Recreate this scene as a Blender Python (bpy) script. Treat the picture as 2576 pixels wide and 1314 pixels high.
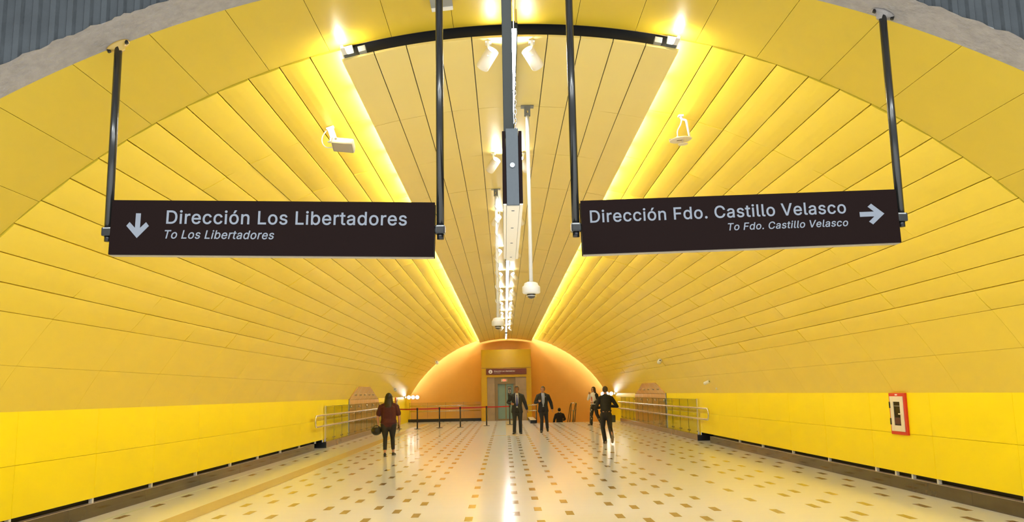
import bpy, bmesh, math, random, os
from mathutils import Vector, Matrix
random.seed(7)
SC = bpy.context.scene
for o in list(bpy.data.objects): bpy.data.objects.remove(o)
COL = SC.collection
R_ = math.radians

# ------------------------------------------------------------ camera
cam = bpy.data.cameras.new('camera'); CAM = bpy.data.objects.new('camera', cam); COL.objects.link(CAM)
cam.sensor_width = 36.0; cam.lens = 2128.0/2576.0*36.0; cam.clip_start = .05; cam.clip_end = 300
cr, cu, cd = Vector((.99979,-.00836,-.01877)), Vector((.01725,-.1546,.98783)), Vector((.01116,.98794,.15442))
m = Matrix((cr, cu, -cd)).transposed().to_4x4(); m.translation = (-.21, 0, 1.58)
CAM.matrix_world = m; SC.camera = CAM
# ------------------------------------------------------------ view, world, large lights
vs = SC.view_settings; vs.view_transform = 'Standard'; vs.look = 'None'; vs.gamma = 1; vs.exposure = 0.48; vs.use_curve_mapping = False
W = bpy.data.worlds.new('hall_light'); SC.world = W; W.use_nodes = True
W.node_tree.nodes['Background'].inputs[0].default_value = (.90, .95, 1, 1)
W.node_tree.nodes['Background'].inputs[1].default_value = .45
def area(name, loc, rot, sx, sy, power, col=(.90,.95,1)):
    l = bpy.data.lights.new(name, 'AREA'); l.shape = 'RECTANGLE'; l.size = sx; l.size_y = sy; l.energy = power; l.color = col
    o = bpy.data.objects.new(name, l); COL.objects.link(o); o.location = loc; o.rotation_euler = rot; return o
# unseen area lights standing in for the overhead luminaires of the hall
HALL = [area('hall_lamp_standin', (x, y, 5.9), (R_(10), 0, 0), 3.2, .5, 165) for x in (-4.5, 0, 4.5) for y in (-3.0, 1.0)]
LED_STR = 215.0; LINE_STR = 40.0; SPOT_STR = 85.0; FLOOD_STR = 8.0

# ------------------------------------------------------------ materials
def lin(h):
    c = [int(h[i:i+2], 16)/255 for i in (0,2,4)]
    return tuple((v/12.92 if v <= .04045 else ((v+.055)/1.055)**2.4) for v in c)
def mat(name, col, rough=.5, metal=0, coat=0, emit=0, var=0, vscale=8, bump=0, bscale=20, spec=.5, trans=0, alpha=1, coatr=.1, stretch=None, ecol=None):
    m = bpy.data.materials.new(name); m.use_nodes = True; nt = m.node_tree; n = nt.nodes; b = n['Principled BSDF']
    c = lin(col) if isinstance(col, str) else col
    b.inputs['Base Color'].default_value = (*c, 1); b.inputs['Roughness'].default_value = rough; b.inputs['Metallic'].default_value = metal
    b.inputs['Coat Weight'].default_value = coat; b.inputs['Coat Roughness'].default_value = coatr
    b.inputs['Specular IOR Level'].default_value = spec; b.inputs['Transmission Weight'].default_value = trans; b.inputs['Alpha'].default_value = alpha
    if emit:
        b.inputs['Emission Color'].default_value = (*(ecol or c), 1); b.inputs['Emission Strength'].default_value = emit
    tc = None
    def noise(scale, detail=4):
        nonlocal tc
        if tc is None:
            tc = n.new('ShaderNodeTexCoord'); mp = n.new('ShaderNodeMapping'); nt.links.new(tc.outputs['Object'], mp.inputs[0])
            if stretch: mp.inputs['Scale'].default_value = stretch
            tc = mp
        t = n.new('ShaderNodeTexNoise'); t.inputs['Scale'].default_value = scale; t.inputs['Detail'].default_value = detail
        nt.links.new(tc.outputs[0], t.inputs['Vector']); return t
    if var:
        t = noise(vscale); mx = n.new('ShaderNodeMix'); mx.data_type = 'RGBA'
        mx.inputs[6].default_value = (*[v*(1-var) for v in c], 1); mx.inputs[7].default_value = (*[min(1, v*(1+var)) for v in c], 1)
        nt.links.new(t.outputs[0], mx.inputs[0]); nt.links.new(mx.outputs[2], b.inputs['Base Color'])
    if bump:
        t = noise(bscale); bp = n.new('ShaderNodeBump'); bp.inputs['Strength'].default_value = 1; bp.inputs['Distance'].default_value = bump
        nt.links.new(t.outputs[0], bp.inputs['Height']); nt.links.new(bp.outputs[0], b.inputs['Normal'])
    return m
YV = (.82, .60, .045)
M = dict(
 vault=mat('yellow_satin_panel', YV, .32, var=.03, vscale=1.2, bump=.006, bscale=1.6, spec=.5),
 raft=mat('yellow_raft_panel', (.88,.70,.24), .42, var=.03, vscale=1.2, bump=.003, bscale=1.6),
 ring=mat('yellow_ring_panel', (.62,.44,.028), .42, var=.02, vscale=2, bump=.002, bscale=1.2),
 band=mat('bright_yellow_enamel', (.99,.76,.002), .36, spec=.3, var=.015, vscale=1, bump=.001, bscale=2),
 back=mat('dark_gap', (.10,.055,.01), .8), black=mat('black_void', (.006,.006,.006), .6),
 orange=mat('orange_plaster', (.98,.53,.11), .55, var=.04, vscale=3),
 concrete=mat('rough_concrete', (.33,.30,.27), .9, var=.28, vscale=14, bump=.02, bscale=26),
 ribbed=mat('dark_ribbed_concrete', (.055,.063,.066), .85, var=.35, vscale=5, bump=.01, bscale=18),
 skirt=mat('polished_brown_stone', (.060,.042,.030), .10, var=.2, vscale=5),
 skirttop=mat('skirting_edge', lin('a08f84'), .4), stone=mat('beige_polished_stone', (.42,.30,.16), .16, var=.25, vscale=2.2),
 blackstone=mat('black_stone', (.01,.01,.01), .25), tile=mat('brown_inlay_tile', (.36,.25,.15), .12, var=.12, vscale=1.1),
 tactile=mat('ochre_tactile_paving', (.78,.62,.34), .25, var=.06, vscale=9), border=mat('green_border_line', (.45,.6,.45), .3),
 white=mat('white_paint', lin('e6e2da'), .35), cream=mat('cream_paint', lin('e9dcc0'), .4), grey=mat('grey_powder_coat', lin('54595b'), .6, spec=.25, var=.08, vscale=60),
 darkgrey=mat('dark_grey_steel', lin('30332f'), .5, spec=.2), pipe=mat('dark_chromed_pipe', (.07,.07,.065), .2, metal=.75), plate=mat('lacquered_lug', (.55,.36,.08), .4),
 brown=mat('dark_brown_sign_face', (.011,.005,.004), .6, spec=.06), brown2=mat('red_brown_sign_face', lin('6e3026'), .4), letter=mat('pale_grey_letter', (.24,.26,.29), .6, spec=.1),
 wletter=mat('white_letter', lin('f4ece4'), .5), underside=mat('sign_underside', lin('a79c88'), .5),
 steel=mat('brushed_steel', (.72,.70,.68), .22, metal=1), glassedge=mat('green_glass_edge', lin('6c7a58'), .2),
 dome=mat('smoked_dome', lin('3a3026'), .08, coat=.5), red=mat('red_enamel', lin('d0321e'), .35), belt=mat('red_belt', lin('b81a22'), .6),
 postb=mat('black_stanchion', lin('1e1a1a'), .35), gold=mat('gold_glossy_glass', (.66,.40,.006), .16, spec=.3, var=.05, vscale=1.5),
 door=mat('teal_frosted_glass', lin('86a296'), .2, var=.08, vscale=2), frame=mat('bronze_frame', lin('8d7754'), .3, metal=.5), 
 grille=mat('grey_cover', lin('8a8a84'), .5), cable=mat('white_cable', lin('d8d4cc'), .5), darkglass=mat('dark_pane', (.02,.013,.01), .06),
 rust=mat('dark_red_tank', lin('4a1a14'), .4), screw=mat('steel_screw', lin('aab0b0'), .3, metal=.8),
 led=mat('cove_led', (1,.93,.62), emit=LED_STR, ecol=(1,.95,.80)), line=mat('led_diffuser', (1,1,1), emit=LINE_STR, ecol=(.88,.94,1)),
 spot=mat('spot_lens', (1,1,1), emit=SPOT_STR, ecol=(1,.96,.85)), flood=mat('flood_lens', (1,1,1), emit=FLOOD_STR, ecol=(1,.97,.88)), redled=mat('red_display', (1,.05,.03), emit=3),
 skin=mat('skin', lin('c08a6c'), .5), skind=mat('skin_tan', lin('a97556'), .5), lips=mat('lips', lin('94504a'), .5), eye=mat('eye', lin('1c1410'), .2),
 hair=mat('black_hair', lin('171210'), .45), hairb=mat('brown_hair', lin('35221a'), .45), hairg=mat('cropped_grey_brown_hair', lin('4d3f36'), .7),
 suit=mat('charcoal_suit', lin('22242a'), .75, var=.1, vscale=30), suitn=mat('navy_suit', lin('1a1c28'), .75), shirt=mat('white_shirt', lin('e8e2e0'), .7), shirtb=mat('pale_blue_shirt', lin('c3cbe2'), .7),
 tieb=mat('blue_tie', lin('3a3c86'), .5), tiel=mat('light_blue_tie', lin('a4aed0'), .5), shoe=mat('black_leather', lin('15110f'), .3), burg=mat('burgundy_knit', lin('45151a'), .8, var=.12, vscale=25),
 legg=mat('black_leggings', lin('151315'), .7), blackc=mat('black_cloth', lin('131317'), .8, var=.15, vscale=20), denim=mat('black_denim', lin('191719'), .8), bag=mat('black_nylon', lin('0e0e10'), .4),
 beige=mat('taupe_shoe', lin('82705c'), .6), buckle=mat('buckle', lin('b8b8b0'), .25, metal=1), phone=mat('phone', lin('38404a'), .2),
)
M['wash'] = mat('arch_wash_led', (1,1,1), emit=28, ecol=(1,.95,.85))
# floral trousers: dark cloth with pale flecks
fm = mat('floral_cloth', lin('23211f'), .8); nt = fm.node_tree; v = nt.nodes.new('ShaderNodeTexVoronoi'); v.inputs['Scale'].default_value = 9
tc = nt.nodes.new('ShaderNodeTexCoord'); nt.links.new(tc.outputs['Object'], v.inputs['Vector']); rp = nt.nodes.new('ShaderNodeValToRGB')
rp.color_ramp.elements[0].position = .2; rp.color_ramp.elements[0].color = (.5,.42,.3,1); rp.color_ramp.elements[1].position = .32; rp.color_ramp.elements[1].color = (.02,.018,.016,1)
nt.links.new(v.outputs['Distance'], rp.inputs[0]); nt.links.new(rp.outputs[0], nt.nodes['Principled BSDF'].inputs['Base Color']); M['floral'] = fm
# floor: pale terrazzo slabs, polished
fl = mat('polished_cream_terrazzo', (.93,.95,1.0), .13, var=.02, vscale=60, spec=.2); nt = fl.node_tree; b = nt.nodes['Principled BSDF']
tc = nt.nodes.new('ShaderNodeTexCoord'); mp = nt.nodes.new('ShaderNodeMapping'); mp.inputs['Scale'].default_value = (.6, 2.2, 1); nz = nt.nodes.new('ShaderNodeTexNoise'); nz.inputs['Scale'].default_value = 1.4; nz.inputs['Detail'].default_value = 3
nt.links.new(tc.outputs['Object'], mp.inputs[0]); nt.links.new(mp.outputs[0], nz.inputs['Vector'])
bp = nt.nodes.new('ShaderNodeBump'); bp.inputs['Distance'].default_value = .0012; nt.links.new(nz.outputs[0], bp.inputs['Height']); nt.links.new(bp.outputs[0], b.inputs['Normal'])
M['floor'] = fl
# clear balustrade glass: thin sheet, mostly see-through, faint green
gm = bpy.data.materials.new('clear_glass'); gm.use_nodes = True; nt = gm.node_tree; nt.nodes.clear()
o_ = nt.nodes.new('ShaderNodeOutputMaterial'); mx = nt.nodes.new('ShaderNodeMixShader'); tr = nt.nodes.new('ShaderNodeBsdfTransparent'); gl = nt.nodes.new('ShaderNodeBsdfGlossy'); fr = nt.nodes.new('ShaderNodeLayerWeight'); pw = nt.nodes.new('ShaderNodeMath'); pw.operation = 'POWER'; pw.inputs[1].default_value = 7; mu = nt.nodes.new('ShaderNodeMath'); mu.operation = 'MULTIPLY_ADD'; mu.inputs[1].default_value = .45; mu.inputs[2].default_value = .03
tr.inputs[0].default_value = (.93,.94,.88,1); gl.inputs['Roughness'].default_value = .04; nt.links.new(fr.outputs['Facing'], pw.inputs[0]); nt.links.new(pw.outputs[0], mu.inputs[0])
nt.links.new(mu.outputs[0], mx.inputs[0]); nt.links.new(tr.outputs[0], mx.inputs[1]); nt.links.new(gl.outputs[0], mx.inputs[2]); nt.links.new(mx.outputs[0], o_.inputs[0]); M['glass'] = gm

# ------------------------------------------------------------ helpers
def link(name, me, m, parent=None, smooth=False):
    o = bpy.data.objects.new(name, me); COL.objects.link(o)
    if m is not None:
        for x in (m if isinstance(m, (list, tuple)) else [m]): me.materials.append(x)
    if smooth:
        for p in me.polygons: p.use_smooth = True
    if parent: o.parent = parent
    return o
def obj(name, bm, m, parent=None, smooth=False):
    bmesh.ops.recalc_face_normals(bm, faces=bm.faces) if getattr(bm, 'recalc', True) is True else None
    me = bpy.data.meshes.new(name); bm.to_mesh(me); bm.free()
    return link(name, me, m, parent, smooth)
def BM(): return bmesh.new()
def box(bm, x0, x1, y0, y1, z0, z1, mi=0, T=None):
    vs = [bm.verts.new((x, y, z)) for x in (x0, x1) for y in (y0, y1) for z in (z0, z1)]
    if T is not None:
        for v in vs: v.co = T @ v.co
    for f in ((0,1,3,2),(4,6,7,5),(0,4,5,1),(2,3,7,6),(0,2,6,4),(1,5,7,3)):
        fc = bm.faces.new([vs[i] for i in f]); fc.material_index = mi
    return vs
def bevelbox(bm, *a, r=.005, mi=0, T=None, seg=2):
    b2 = bmesh.new(); box(b2, *a); bmesh.ops.recalc_face_normals(b2, faces=b2.faces)
    bmesh.ops.bevel(b2, geom=list(b2.edges), offset=r, segments=seg, affect='EDGES', profile=.7)
    if T is not None: bmesh.ops.transform(b2, matrix=T, verts=b2.verts)
    merge(bm, b2, mi)
def merge(bm, b2, mi=0):
    mp = {v: bm.verts.new(v.co) for v in b2.verts}
    for f in b2.faces:
        try: nf = bm.faces.new([mp[v] for v in f.verts]); nf.material_index = mi or f.material_index
        except ValueError: pass
    b2.free()
def frame_of(d, ref=None):
    d = d.normalized(); ref = Vector(ref) if ref is not None else (Vector((0,0,1)) if abs(d.z) < .95 else Vector((1,0,0)))
    u = (ref - d*ref.dot(d))
    if u.length < 1e-4: ref = Vector((0,1,0)); u = ref - d*ref.dot(d)
    u.normalize(); return u, d.cross(u)
def loft(bm, st, seg=12, ref=None, caps=True, mi=0):
    """st: (pos, ru[, rv]) ; ru along ref direction, rv across"""
    P = [Vector(s[0]) for s in st]; rings = []; pu = None
    for i, s in enumerate(st):
        d = (P[min(i+1, len(P)-1)] - P[max(i-1, 0)])
        if ref is None and pu is not None:
            dn = d.normalized(); u = (pu-dn*pu.dot(dn)).normalized(); w = dn.cross(u)
        else: u, w = frame_of(d, ref)
        pu = u; ru = s[1]; rv = s[2] if len(s) > 2 else ru
        rings.append([bm.verts.new(P[i] + u*ru*math.cos(2*math.pi*k/seg) + w*rv*math.sin(2*math.pi*k/seg)) for k in range(seg)])
    for a, b in zip(rings, rings[1:]):
        for k in range(seg):
            f = bm.faces.new((a[k], a[(k+1)%seg], b[(k+1)%seg], b[k])); f.material_index = mi
    if caps:
        f = bm.faces.new(rings[0][::-1]); f.material_index = mi; f = bm.faces.new(rings[-1]); f.material_index = mi
def tube(bm, pts, r, seg=10, mi=0, caps=True):
    P = [Vector(p) for p in pts]; loft(bm, [(p, r) for p in P], seg, None, caps, mi)
def arc_pts(pts, rad=.08, n=6):
    """polyline with rounded corners"""
    P = [Vector(p) for p in pts]; out = [P[0]]
    for a, b, c in zip(P, P[1:], P[2:]):
        d1 = (a-b).normalized(); d2 = (c-b).normalized(); r = min(rad, (a-b).length*.49, (c-b).length*.49)
        s, e = b+d1*r, b+d2*r
        for k in range(n+1):
            t = k/n; out.append(s*(1-t)**2 + b*2*t*(1-t) + e*t*t)
    out.append(P[-1]); return out
def bigtube(bm, pts, r, seg=10, mi=0):
    """tube with parallel transported frame"""
    P = [Vector(p) for p in pts]; d0 = (P[1]-P[0]).normalized(); u, _ = frame_of(d0); rings = []
    for i, p in enumerate(P):
        d = (P[min(i+1,len(P)-1)]-P[max(i-1,0)]).normalized(); u = (u - d*u.dot(d)).normalized(); w = d.cross(u)
        rings.append([bm.verts.new(p+u*r*math.cos(2*math.pi*k/seg)+w*r*math.sin(2*math.pi*k/seg)) for k in range(seg)])
    for a, b in zip(rings, rings[1:]):
        for k in range(seg): f = bm.faces.new((a[k], a[(k+1)%seg], b[(k+1)%seg], b[k])); f.material_index = mi
    bm.faces.new(rings[0][::-1]).material_index = mi; bm.faces.new(rings[-1]).material_index = mi
def lathe(bm, prof, seg=24, T=None, mi=0):
    rings = []
    for r, z in prof:
        rings.append([bm.verts.new(Vector((r*math.cos(2*math.pi*k/seg), r*math.sin(2*math.pi*k/seg), z)) if T is None else T @ Vector((r*math.cos(2*math.pi*k/seg), r*math.sin(2*math.pi*k/seg), z))) for k in range(seg)])
    for a, b in zip(rings, rings[1:]):
        for k in range(seg): bm.faces.new((a[k], a[(k+1)%seg], b[(k+1)%seg], b[k])).material_index = mi
    bm.faces.new(rings[0][::-1]).material_index = mi; bm.faces.new(rings[-1]).material_index = mi
def prism(bm, pts, y0, y1, T=None, mi=0):
    """polygon in xz extruded along y"""
    A = [Vector((x, y0, z)) for x, z in pts]; B = [Vector((x, y1, z)) for x, z in pts]
    if T is not None: A = [T@a for a in A]; B = [T@b for b in B]
    A = [bm.verts.new(a) for a in A]; B = [bm.verts.new(b) for b in B]; n = len(A)
    bm.faces.new(A).material_index = mi; bm.faces.new(B[::-1]).material_index = mi
    for k in range(n): bm.faces.new((A[k], B[k], B[(k+1)%n], A[(k+1)%n])).material_index = mi
def tag(o, label, cat, group=None, kind=None):
    o['label'] = label; o['category'] = cat
    if group: o['group'] = group
    if kind: o['kind'] = kind
    return o
def thing(name, label, cat, loc=(0,0,0), rot=(0,0,0), group=None):
    o = bpy.data.objects.new(name, None); COL.objects.link(o); o.location = loc; o.rotation_euler = rot; o.empty_display_size = .1
    return tag(o, label, cat, group)
def struct(o, label=None):
    o['kind'] = 'structure'
    if label: o['label'] = label
    return o
def dup(root, loc, rot=None, label=None, group=None):
    r = root.copy(); COL.objects.link(r); r.location = loc
    if rot is not None: r.rotation_euler = rot
    if label: r['label'] = label
    if group: r['group'] = group
    for ch in list(root.children):
        c = ch.copy(); COL.objects.link(c); c.parent = r
        for g in list(ch.children):
            d = g.copy(); COL.objects.link(d); d.parent = c
    return r
FONT = None
try:
    for base in (bpy.utils.resource_path('LOCAL'), bpy.utils.resource_path('SYSTEM')):
        p = os.path.join(base or '', 'datafiles', 'fonts', 'Inter.woff2')
        if FONT is None and os.path.exists(p): FONT = bpy.data.fonts.load(p)
except Exception: FONT = None
CAPH = []
def cap_h():
    if not CAPH:
        c = bpy.data.curves.new('t', 'FONT'); c.body = 'H'; c.size = 1
        if FONT: c.font = FONT
        o = bpy.data.objects.new('t', c); COL.objects.link(o); bpy.context.view_layer.update(); CAPH.append(o.dimensions.y or .7)
        bpy.data.objects.remove(o); bpy.data.curves.remove(c)
    return CAPH[0]
def text(body, x, z, width, cap, parent, m, shear=0, bold=.0, y=-.002, name='lettering', space=1.05):
    """text lying in the xz plane facing -y; x,z = left end of the baseline"""
    cu_ = bpy.data.curves.new('t', 'FONT'); cu_.body = body; cu_.size = 1; cu_.shear = shear; cu_.offset = bold; cu_.extrude = .004; cu_.space_character = space; cu_.resolution_u = 3
    if FONT: cu_.font = FONT
    o = bpy.data.objects.new('t', cu_); COL.objects.link(o); bpy.context.view_layer.update()
    dg = bpy.context.evaluated_depsgraph_get(); oe = o.evaluated_get(dg); cv = oe.to_curve(dg)
    # the font draws some letters as overlapping outlines: fill every outline with its own holes only
    def pts(sp):
        if sp.type != 'BEZIER': return [tuple(p.co[:2]) for p in sp.points]
        out = []; B = list(sp.bezier_points)
        for u, v in zip(B, B[1:]+B[:1]):
            p0, p1, p2, p3 = u.co, u.handle_right, v.handle_left, v.co
            n = 1 if abs((p1-p0).cross(p3-p0).z)+abs((p2-p0).cross(p3-p0).z) < 1e-6 else 6
            for k in range(n):
                t = k/n; q = p0*(1-t)**3+p1*3*t*(1-t)**2+p2*3*t*t*(1-t)+p3*t**3; out.append((q.x, q.y))
        res = []
        for p in out:
            if not res or abs(p[0]-res[-1][0])+abs(p[1]-res[-1][1]) > 1e-5: res.append(p)
        return res
    def sarea(P): return sum(p[0]*q[1]-q[0]*p[1] for p, q in zip(P, P[1:]+P[:1]))/2
    def inside(p, P):
        c = False
        for q, r in zip(P, P[1:]+P[:1]):
            if (q[1] > p[1]) != (r[1] > p[1]) and p[0] < (r[0]-q[0])*(p[1]-q[1])/(r[1]-q[1])+q[0]: c = not c
        return c
    def split(P):
        n = len(P)
        for i in range(n):
            a, b = P[i], P[(i+1)%n]
            for j in range(i+2, n):
                if i == 0 and j == n-1: continue
                c, d = P[j], P[(j+1)%n]; r = (b[0]-a[0], b[1]-a[1]); q = (d[0]-c[0], d[1]-c[1]); den = r[0]*q[1]-r[1]*q[0]
                if abs(den) < 1e-12: continue
                t = ((c[0]-a[0])*q[1]-(c[1]-a[1])*q[0])/den; u = ((c[0]-a[0])*r[1]-(c[1]-a[1])*r[0])/den
                if 1e-6 < t < 1-1e-6 and 1e-6 < u < 1-1e-6:
                    X = (a[0]+r[0]*t, a[1]+r[1]*t); return split([X]+P[i+1:j+1])+split(P[:i+1]+[X]+P[j+1:])
        return [P]
    SP = [P for sp in cv.splines for P in split(pts(sp)) if len(P) > 2]; SP = [(P, sarea(P)) for P in SP]; SP = [q for q in SP if abs(q[1]) > 2e-5]
    sg = 1 if max(SP, key=lambda q: abs(q[1]))[1] > 0 else -1
    outs = [q for q in SP if q[1]*sg > 0]; holes = [q for q in SP if q[1]*sg <= 0]; bmt = bmesh.new()
    for gi, (P, A) in enumerate(outs):
        c2 = bpy.data.curves.new('g', 'CURVE'); c2.dimensions = '2D'; c2.fill_mode = 'BOTH'; c2.extrude = .004+.0012*(gi % 3); c2.offset = bold
        for q in [P]+[h[0] for h in holes if inside(h[0][0], P)]:
            ns = c2.splines.new('POLY'); ns.points.add(len(q)-1)
            for u, v in zip(ns.points, q): u.co = (v[0], v[1], 0, 1)
            ns.use_cyclic_u = True
        g = bpy.data.objects.new('g', c2); COL.objects.link(g); bpy.context.view_layer.update()
        mm = bpy.data.meshes.new_from_object(g.evaluated_get(bpy.context.evaluated_depsgraph_get())); bmt.from_mesh(mm)
        bpy.data.objects.remove(g); bpy.data.curves.remove(c2); bpy.data.meshes.remove(mm)
    oe.to_curve_clear(); me = bpy.data.meshes.new(name); bmt.to_mesh(me); bmt.free()
    bpy.data.objects.remove(o); bpy.data.curves.remove(cu_)
    xs = [v.co.x for v in me.vertices]; x0, w = min(xs), max(xs)-min(xs); sx = width/w; sz = cap/cap_h()
    for v in me.vertices: v.co = Vector((x+(v.co.x-x0)*sx, y-v.co.z*.25, z+v.co.y*sz))
    # one part per word: letters gathered where the gaps between them are narrow
    b1 = bmesh.new(); b1.from_mesh(me); seen = {}; isl = []
    for v0 in b1.verts:
        if v0 in seen: continue
        st, comp = [v0], []; seen[v0] = 1
        while st:
            v = st.pop(); comp.append(v.index)
            for e_ in v.link_edges:
                u = e_.other_vert(v)
                if u not in seen: seen[u] = 1; st.append(u)
        xs_ = [b1.verts[i].co.x for i in comp] if b1.verts.ensure_lookup_table() is None else []
        isl.append((min(xs_), max(xs_), comp))
    b1.free(); isl.sort(key=lambda q: q[0]); words = []; hi = -99
    for a_, b_, comp in isl:
        if not words or a_-hi > .24*sx*.727: words.append(set())
        words[-1].update(comp); hi = max(hi, b_) if a_-hi <= .24*sx*.727 else b_
    for wd in words:
        b2 = bmesh.new(); b2.from_mesh(me); b2.verts.ensure_lookup_table(); bmesh.ops.delete(b2, geom=[v for v in b2.verts if v.index not in wd], context='VERTS')
        m2 = bpy.data.meshes.new(name); b2.to_mesh(m2); b2.free(); link(name, m2, m, parent)

# ============================================================ VAULT
RV, ZC = 6.7, -1.7
def vp(th, r=RV, y=0): t = R_(th); return Vector((r*math.sin(t), y, ZC+r*math.cos(t)))
TL = [-17.1,-19.65,-22.24,-24.87,-27.53,-30.14,-32.76,-35.33,-37.98,-40.68,-43.33,-45.99,-48.62,-51.34]
TR = [15.5,18.18,20.83,23.49,26.15,28.86,31.56,34.28,37.05,39.7,42.3,44.9,47.4,49.8,52.2]
YJ = [7.5, 9.46] + [11.42+1.96*k for k in range(22)]; YJ = [y for y in YJ if y < 50.2] + [51.45]
def panels(bm, angs, ys, R0, gap=.010, lip=.022, bulge=.007, jit=.006, flush=False, step=0.0):
    """rows of tray panels between successive angles, each a bent sheet with turned-back lips"""
    for a, b in zip(angs, angs[1:]):
        ga = gap/2/R0*180/math.pi*(1 if b > a else -1)
        for y0, y1 in zip(ys, ys[1:]):
            j0, j1 = (0, 0) if flush else (random.uniform(-jit, jit), random.uniform(-jit, jit))
            y0b, y1b = y0+(.002 if flush else .0035), y1-(.002 if flush else .0035)
            n = 6 if abs(b-a) > 4 else 4; row = []
            prof = [(a+ga, R0+lip)]
            for k in range(n+1):
                t = k/n; th = (a+ga)*(1-t)+(b-ga)*t
                chord = 0 if abs(b-a) > 4 else -bulge*4*t*(1-t)
                prof.append((th, R0+chord - step*(1-t) + j0*(1-t)+j1*t))
            prof.append((b-ga, R0+lip))
            V0 = [bm.verts.new(vp(t, r, y0b)) for t, r in prof]; V1 = [bm.verts.new(vp(t, r, y1b)) for t, r in prof]
            for k in range(len(prof)-1): bm.faces.new((V0[k], V0[k+1], V1[k+1], V1[k]))
            # end lips
            for V, yy in ((V0, y0b), (V1, y1b)):
                E = [bm.verts.new(vp(t, R0+lip, yy)) for t, r in prof[1:-1]]
                for k in range(len(E)-1): bm.faces.new((V[k+1], E[k], E[k+1], V[k+2]))
def shell(bm, a0, a1, r, y0, y1, n=24, mi=0, ny=1):
    V = [[bm.verts.new(vp(a0+(a1-a0)*i/n, r, y0+(y1-y0)*j/ny)) for j in range(ny+1)] for i in range(n+1)]
    for i in range(n):
        for j in range(ny): bm.faces.new((V[i][j], V[i][j+1], V[i+1][j+1], V[i+1][j])).material_index = mi
WL, WR = [-51.34,-56.7,-61.75], [52.2,56.7,61.75]
bm = BM()
panels(bm, [-13.6]+TL, YJ, RV, step=.006); panels(bm, [12.4]+TR, YJ, RV, step=.006)
panels(bm, WL, YJ, RV, gap=.004, flush=True); panels(bm, WR, YJ, RV, gap=.004, flush=True)
vault = struct(obj('ceiling', bm, M['vault']), 'yellow metal plank vault')
bm = BM(); shell(bm, -64, 64, RV+.06, 7.5, 51.5, 60); shell(bm, -64, 64, RV+.22, 51.4, 52.2, 60)
bk = struct(obj('ceiling_backing', bm, M['back'])); bk.name = 'trim_1'
# central raft hung below the vault crown
CJ = [-14.75,-12.05,-9.38,-6.71,-4.04,-.94,2.17,4.85,7.53,10.2,12.95]
bm = BM(); panels(bm, CJ, [7.5]+YJ[1:-1]+[51.9], RV-.12, gap=.009, lip=.02, bulge=.001, jit=.002)
raft = struct(obj('ceiling', bm, M['raft']), 'flat yellow centre raft')
bm = BM(); shell(bm, -14.6, 12.8, RV-.095, 7.55, 51.9, 20); shell(bm, -14.6, 12.8, RV+.03, 7.5, 7.52, 20)
for s0, s1 in ((-14.6, 12.8),):
    V = [(vp(s0+(s1-s0)*i/20, RV-.115, 7.56), vp(s0+(s1-s0)*i/20, RV+.03, 7.56)) for i in range(21)]
    V = [(bm.verts.new(a), bm.verts.new(b)) for a, b in V]
    for p, q in zip(V, V[1:]): bm.faces.new((p[0], q[0], q[1], p[1]))
struct(obj('trim_2', bm, M['black']), 'black slot at the front of the raft')
# ring of wide panels at the mouth
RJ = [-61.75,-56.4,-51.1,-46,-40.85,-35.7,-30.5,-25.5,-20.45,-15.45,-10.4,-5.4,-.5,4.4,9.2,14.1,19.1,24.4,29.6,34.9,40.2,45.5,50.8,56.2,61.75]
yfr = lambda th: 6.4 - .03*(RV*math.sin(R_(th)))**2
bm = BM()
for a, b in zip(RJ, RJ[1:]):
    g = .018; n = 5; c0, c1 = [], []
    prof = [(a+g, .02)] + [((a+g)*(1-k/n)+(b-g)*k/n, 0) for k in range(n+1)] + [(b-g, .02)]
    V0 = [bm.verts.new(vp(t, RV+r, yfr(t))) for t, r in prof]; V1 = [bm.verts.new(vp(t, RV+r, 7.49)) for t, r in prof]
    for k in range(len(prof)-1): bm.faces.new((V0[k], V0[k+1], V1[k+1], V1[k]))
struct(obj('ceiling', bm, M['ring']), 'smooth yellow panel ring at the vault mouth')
bm = BM(); pv = None
for i in range(101):
    th = -64+1.28*i; row = [bm.verts.new(vp(th, RV+.03, yfr(th)+.01)), bm.verts.new(vp(th, RV+.03, 7.5))]
    if pv: bm.faces.new((pv[0], row[0], row[1], pv[1]))
    pv = row
struct(obj('trim_3', bm, M['back']))
# rough concrete soffit in front of the ring, with a jagged outer edge, and the ribbed wall above it
bm = BM(); prev = None; N = 420
for i in range(N+1):
    th = -62+124*i/N; yb = yfr(th)+.002; w = .365+.010*math.sin(th*3.1)+random.uniform(-.012,.012)
    row = [bm.verts.new(vp(th, RV+.0, yb-w*t)) for t in (0,.5,1)]
    if prev:
        for k in range(2): bm.faces.new((prev[k], row[k], row[k+1], prev[k+1]))
    prev = row
struct(obj('trim_4', bm, M['concrete'], smooth=True), 'rough grey concrete arch soffit')
bm = BM(); prev = None; xs = []
x = -10.5
while x < 10.5: xs += [(x, 0), (x+.045, 0), (x+.06, .022), (x+.095, .022)]; x += .11
for x, d in xs:
    xa = min(abs(x), RV*.999); zt = ZC+math.sqrt(max(RV*RV-xa*xa, 0)) if abs(x) < 5.92 else 1.4
    if abs(x) >= 5.92: zt = 0
    y = 6.4-.03*min(abs(x), 5.92)**2-.33-d
    row = [bm.verts.new((x, y, zt-.0)), bm.verts.new((x, y, 6.6))]
    if prev and not (abs(row[0].co.z-prev[0].co.z) > 1): bm.faces.new((prev[0], row[0], row[1], prev[1]))
    prev = row
struct(obj('wall_front', bm, M['ribbed']), 'dark ribbed wall above the arch')
bm = BM(); box(bm, -10.5, 10.5, 4.2, 5.1, 6.2, 6.6); struct(obj('trim_5', bm, M['concrete']), 'hall beam')
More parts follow.
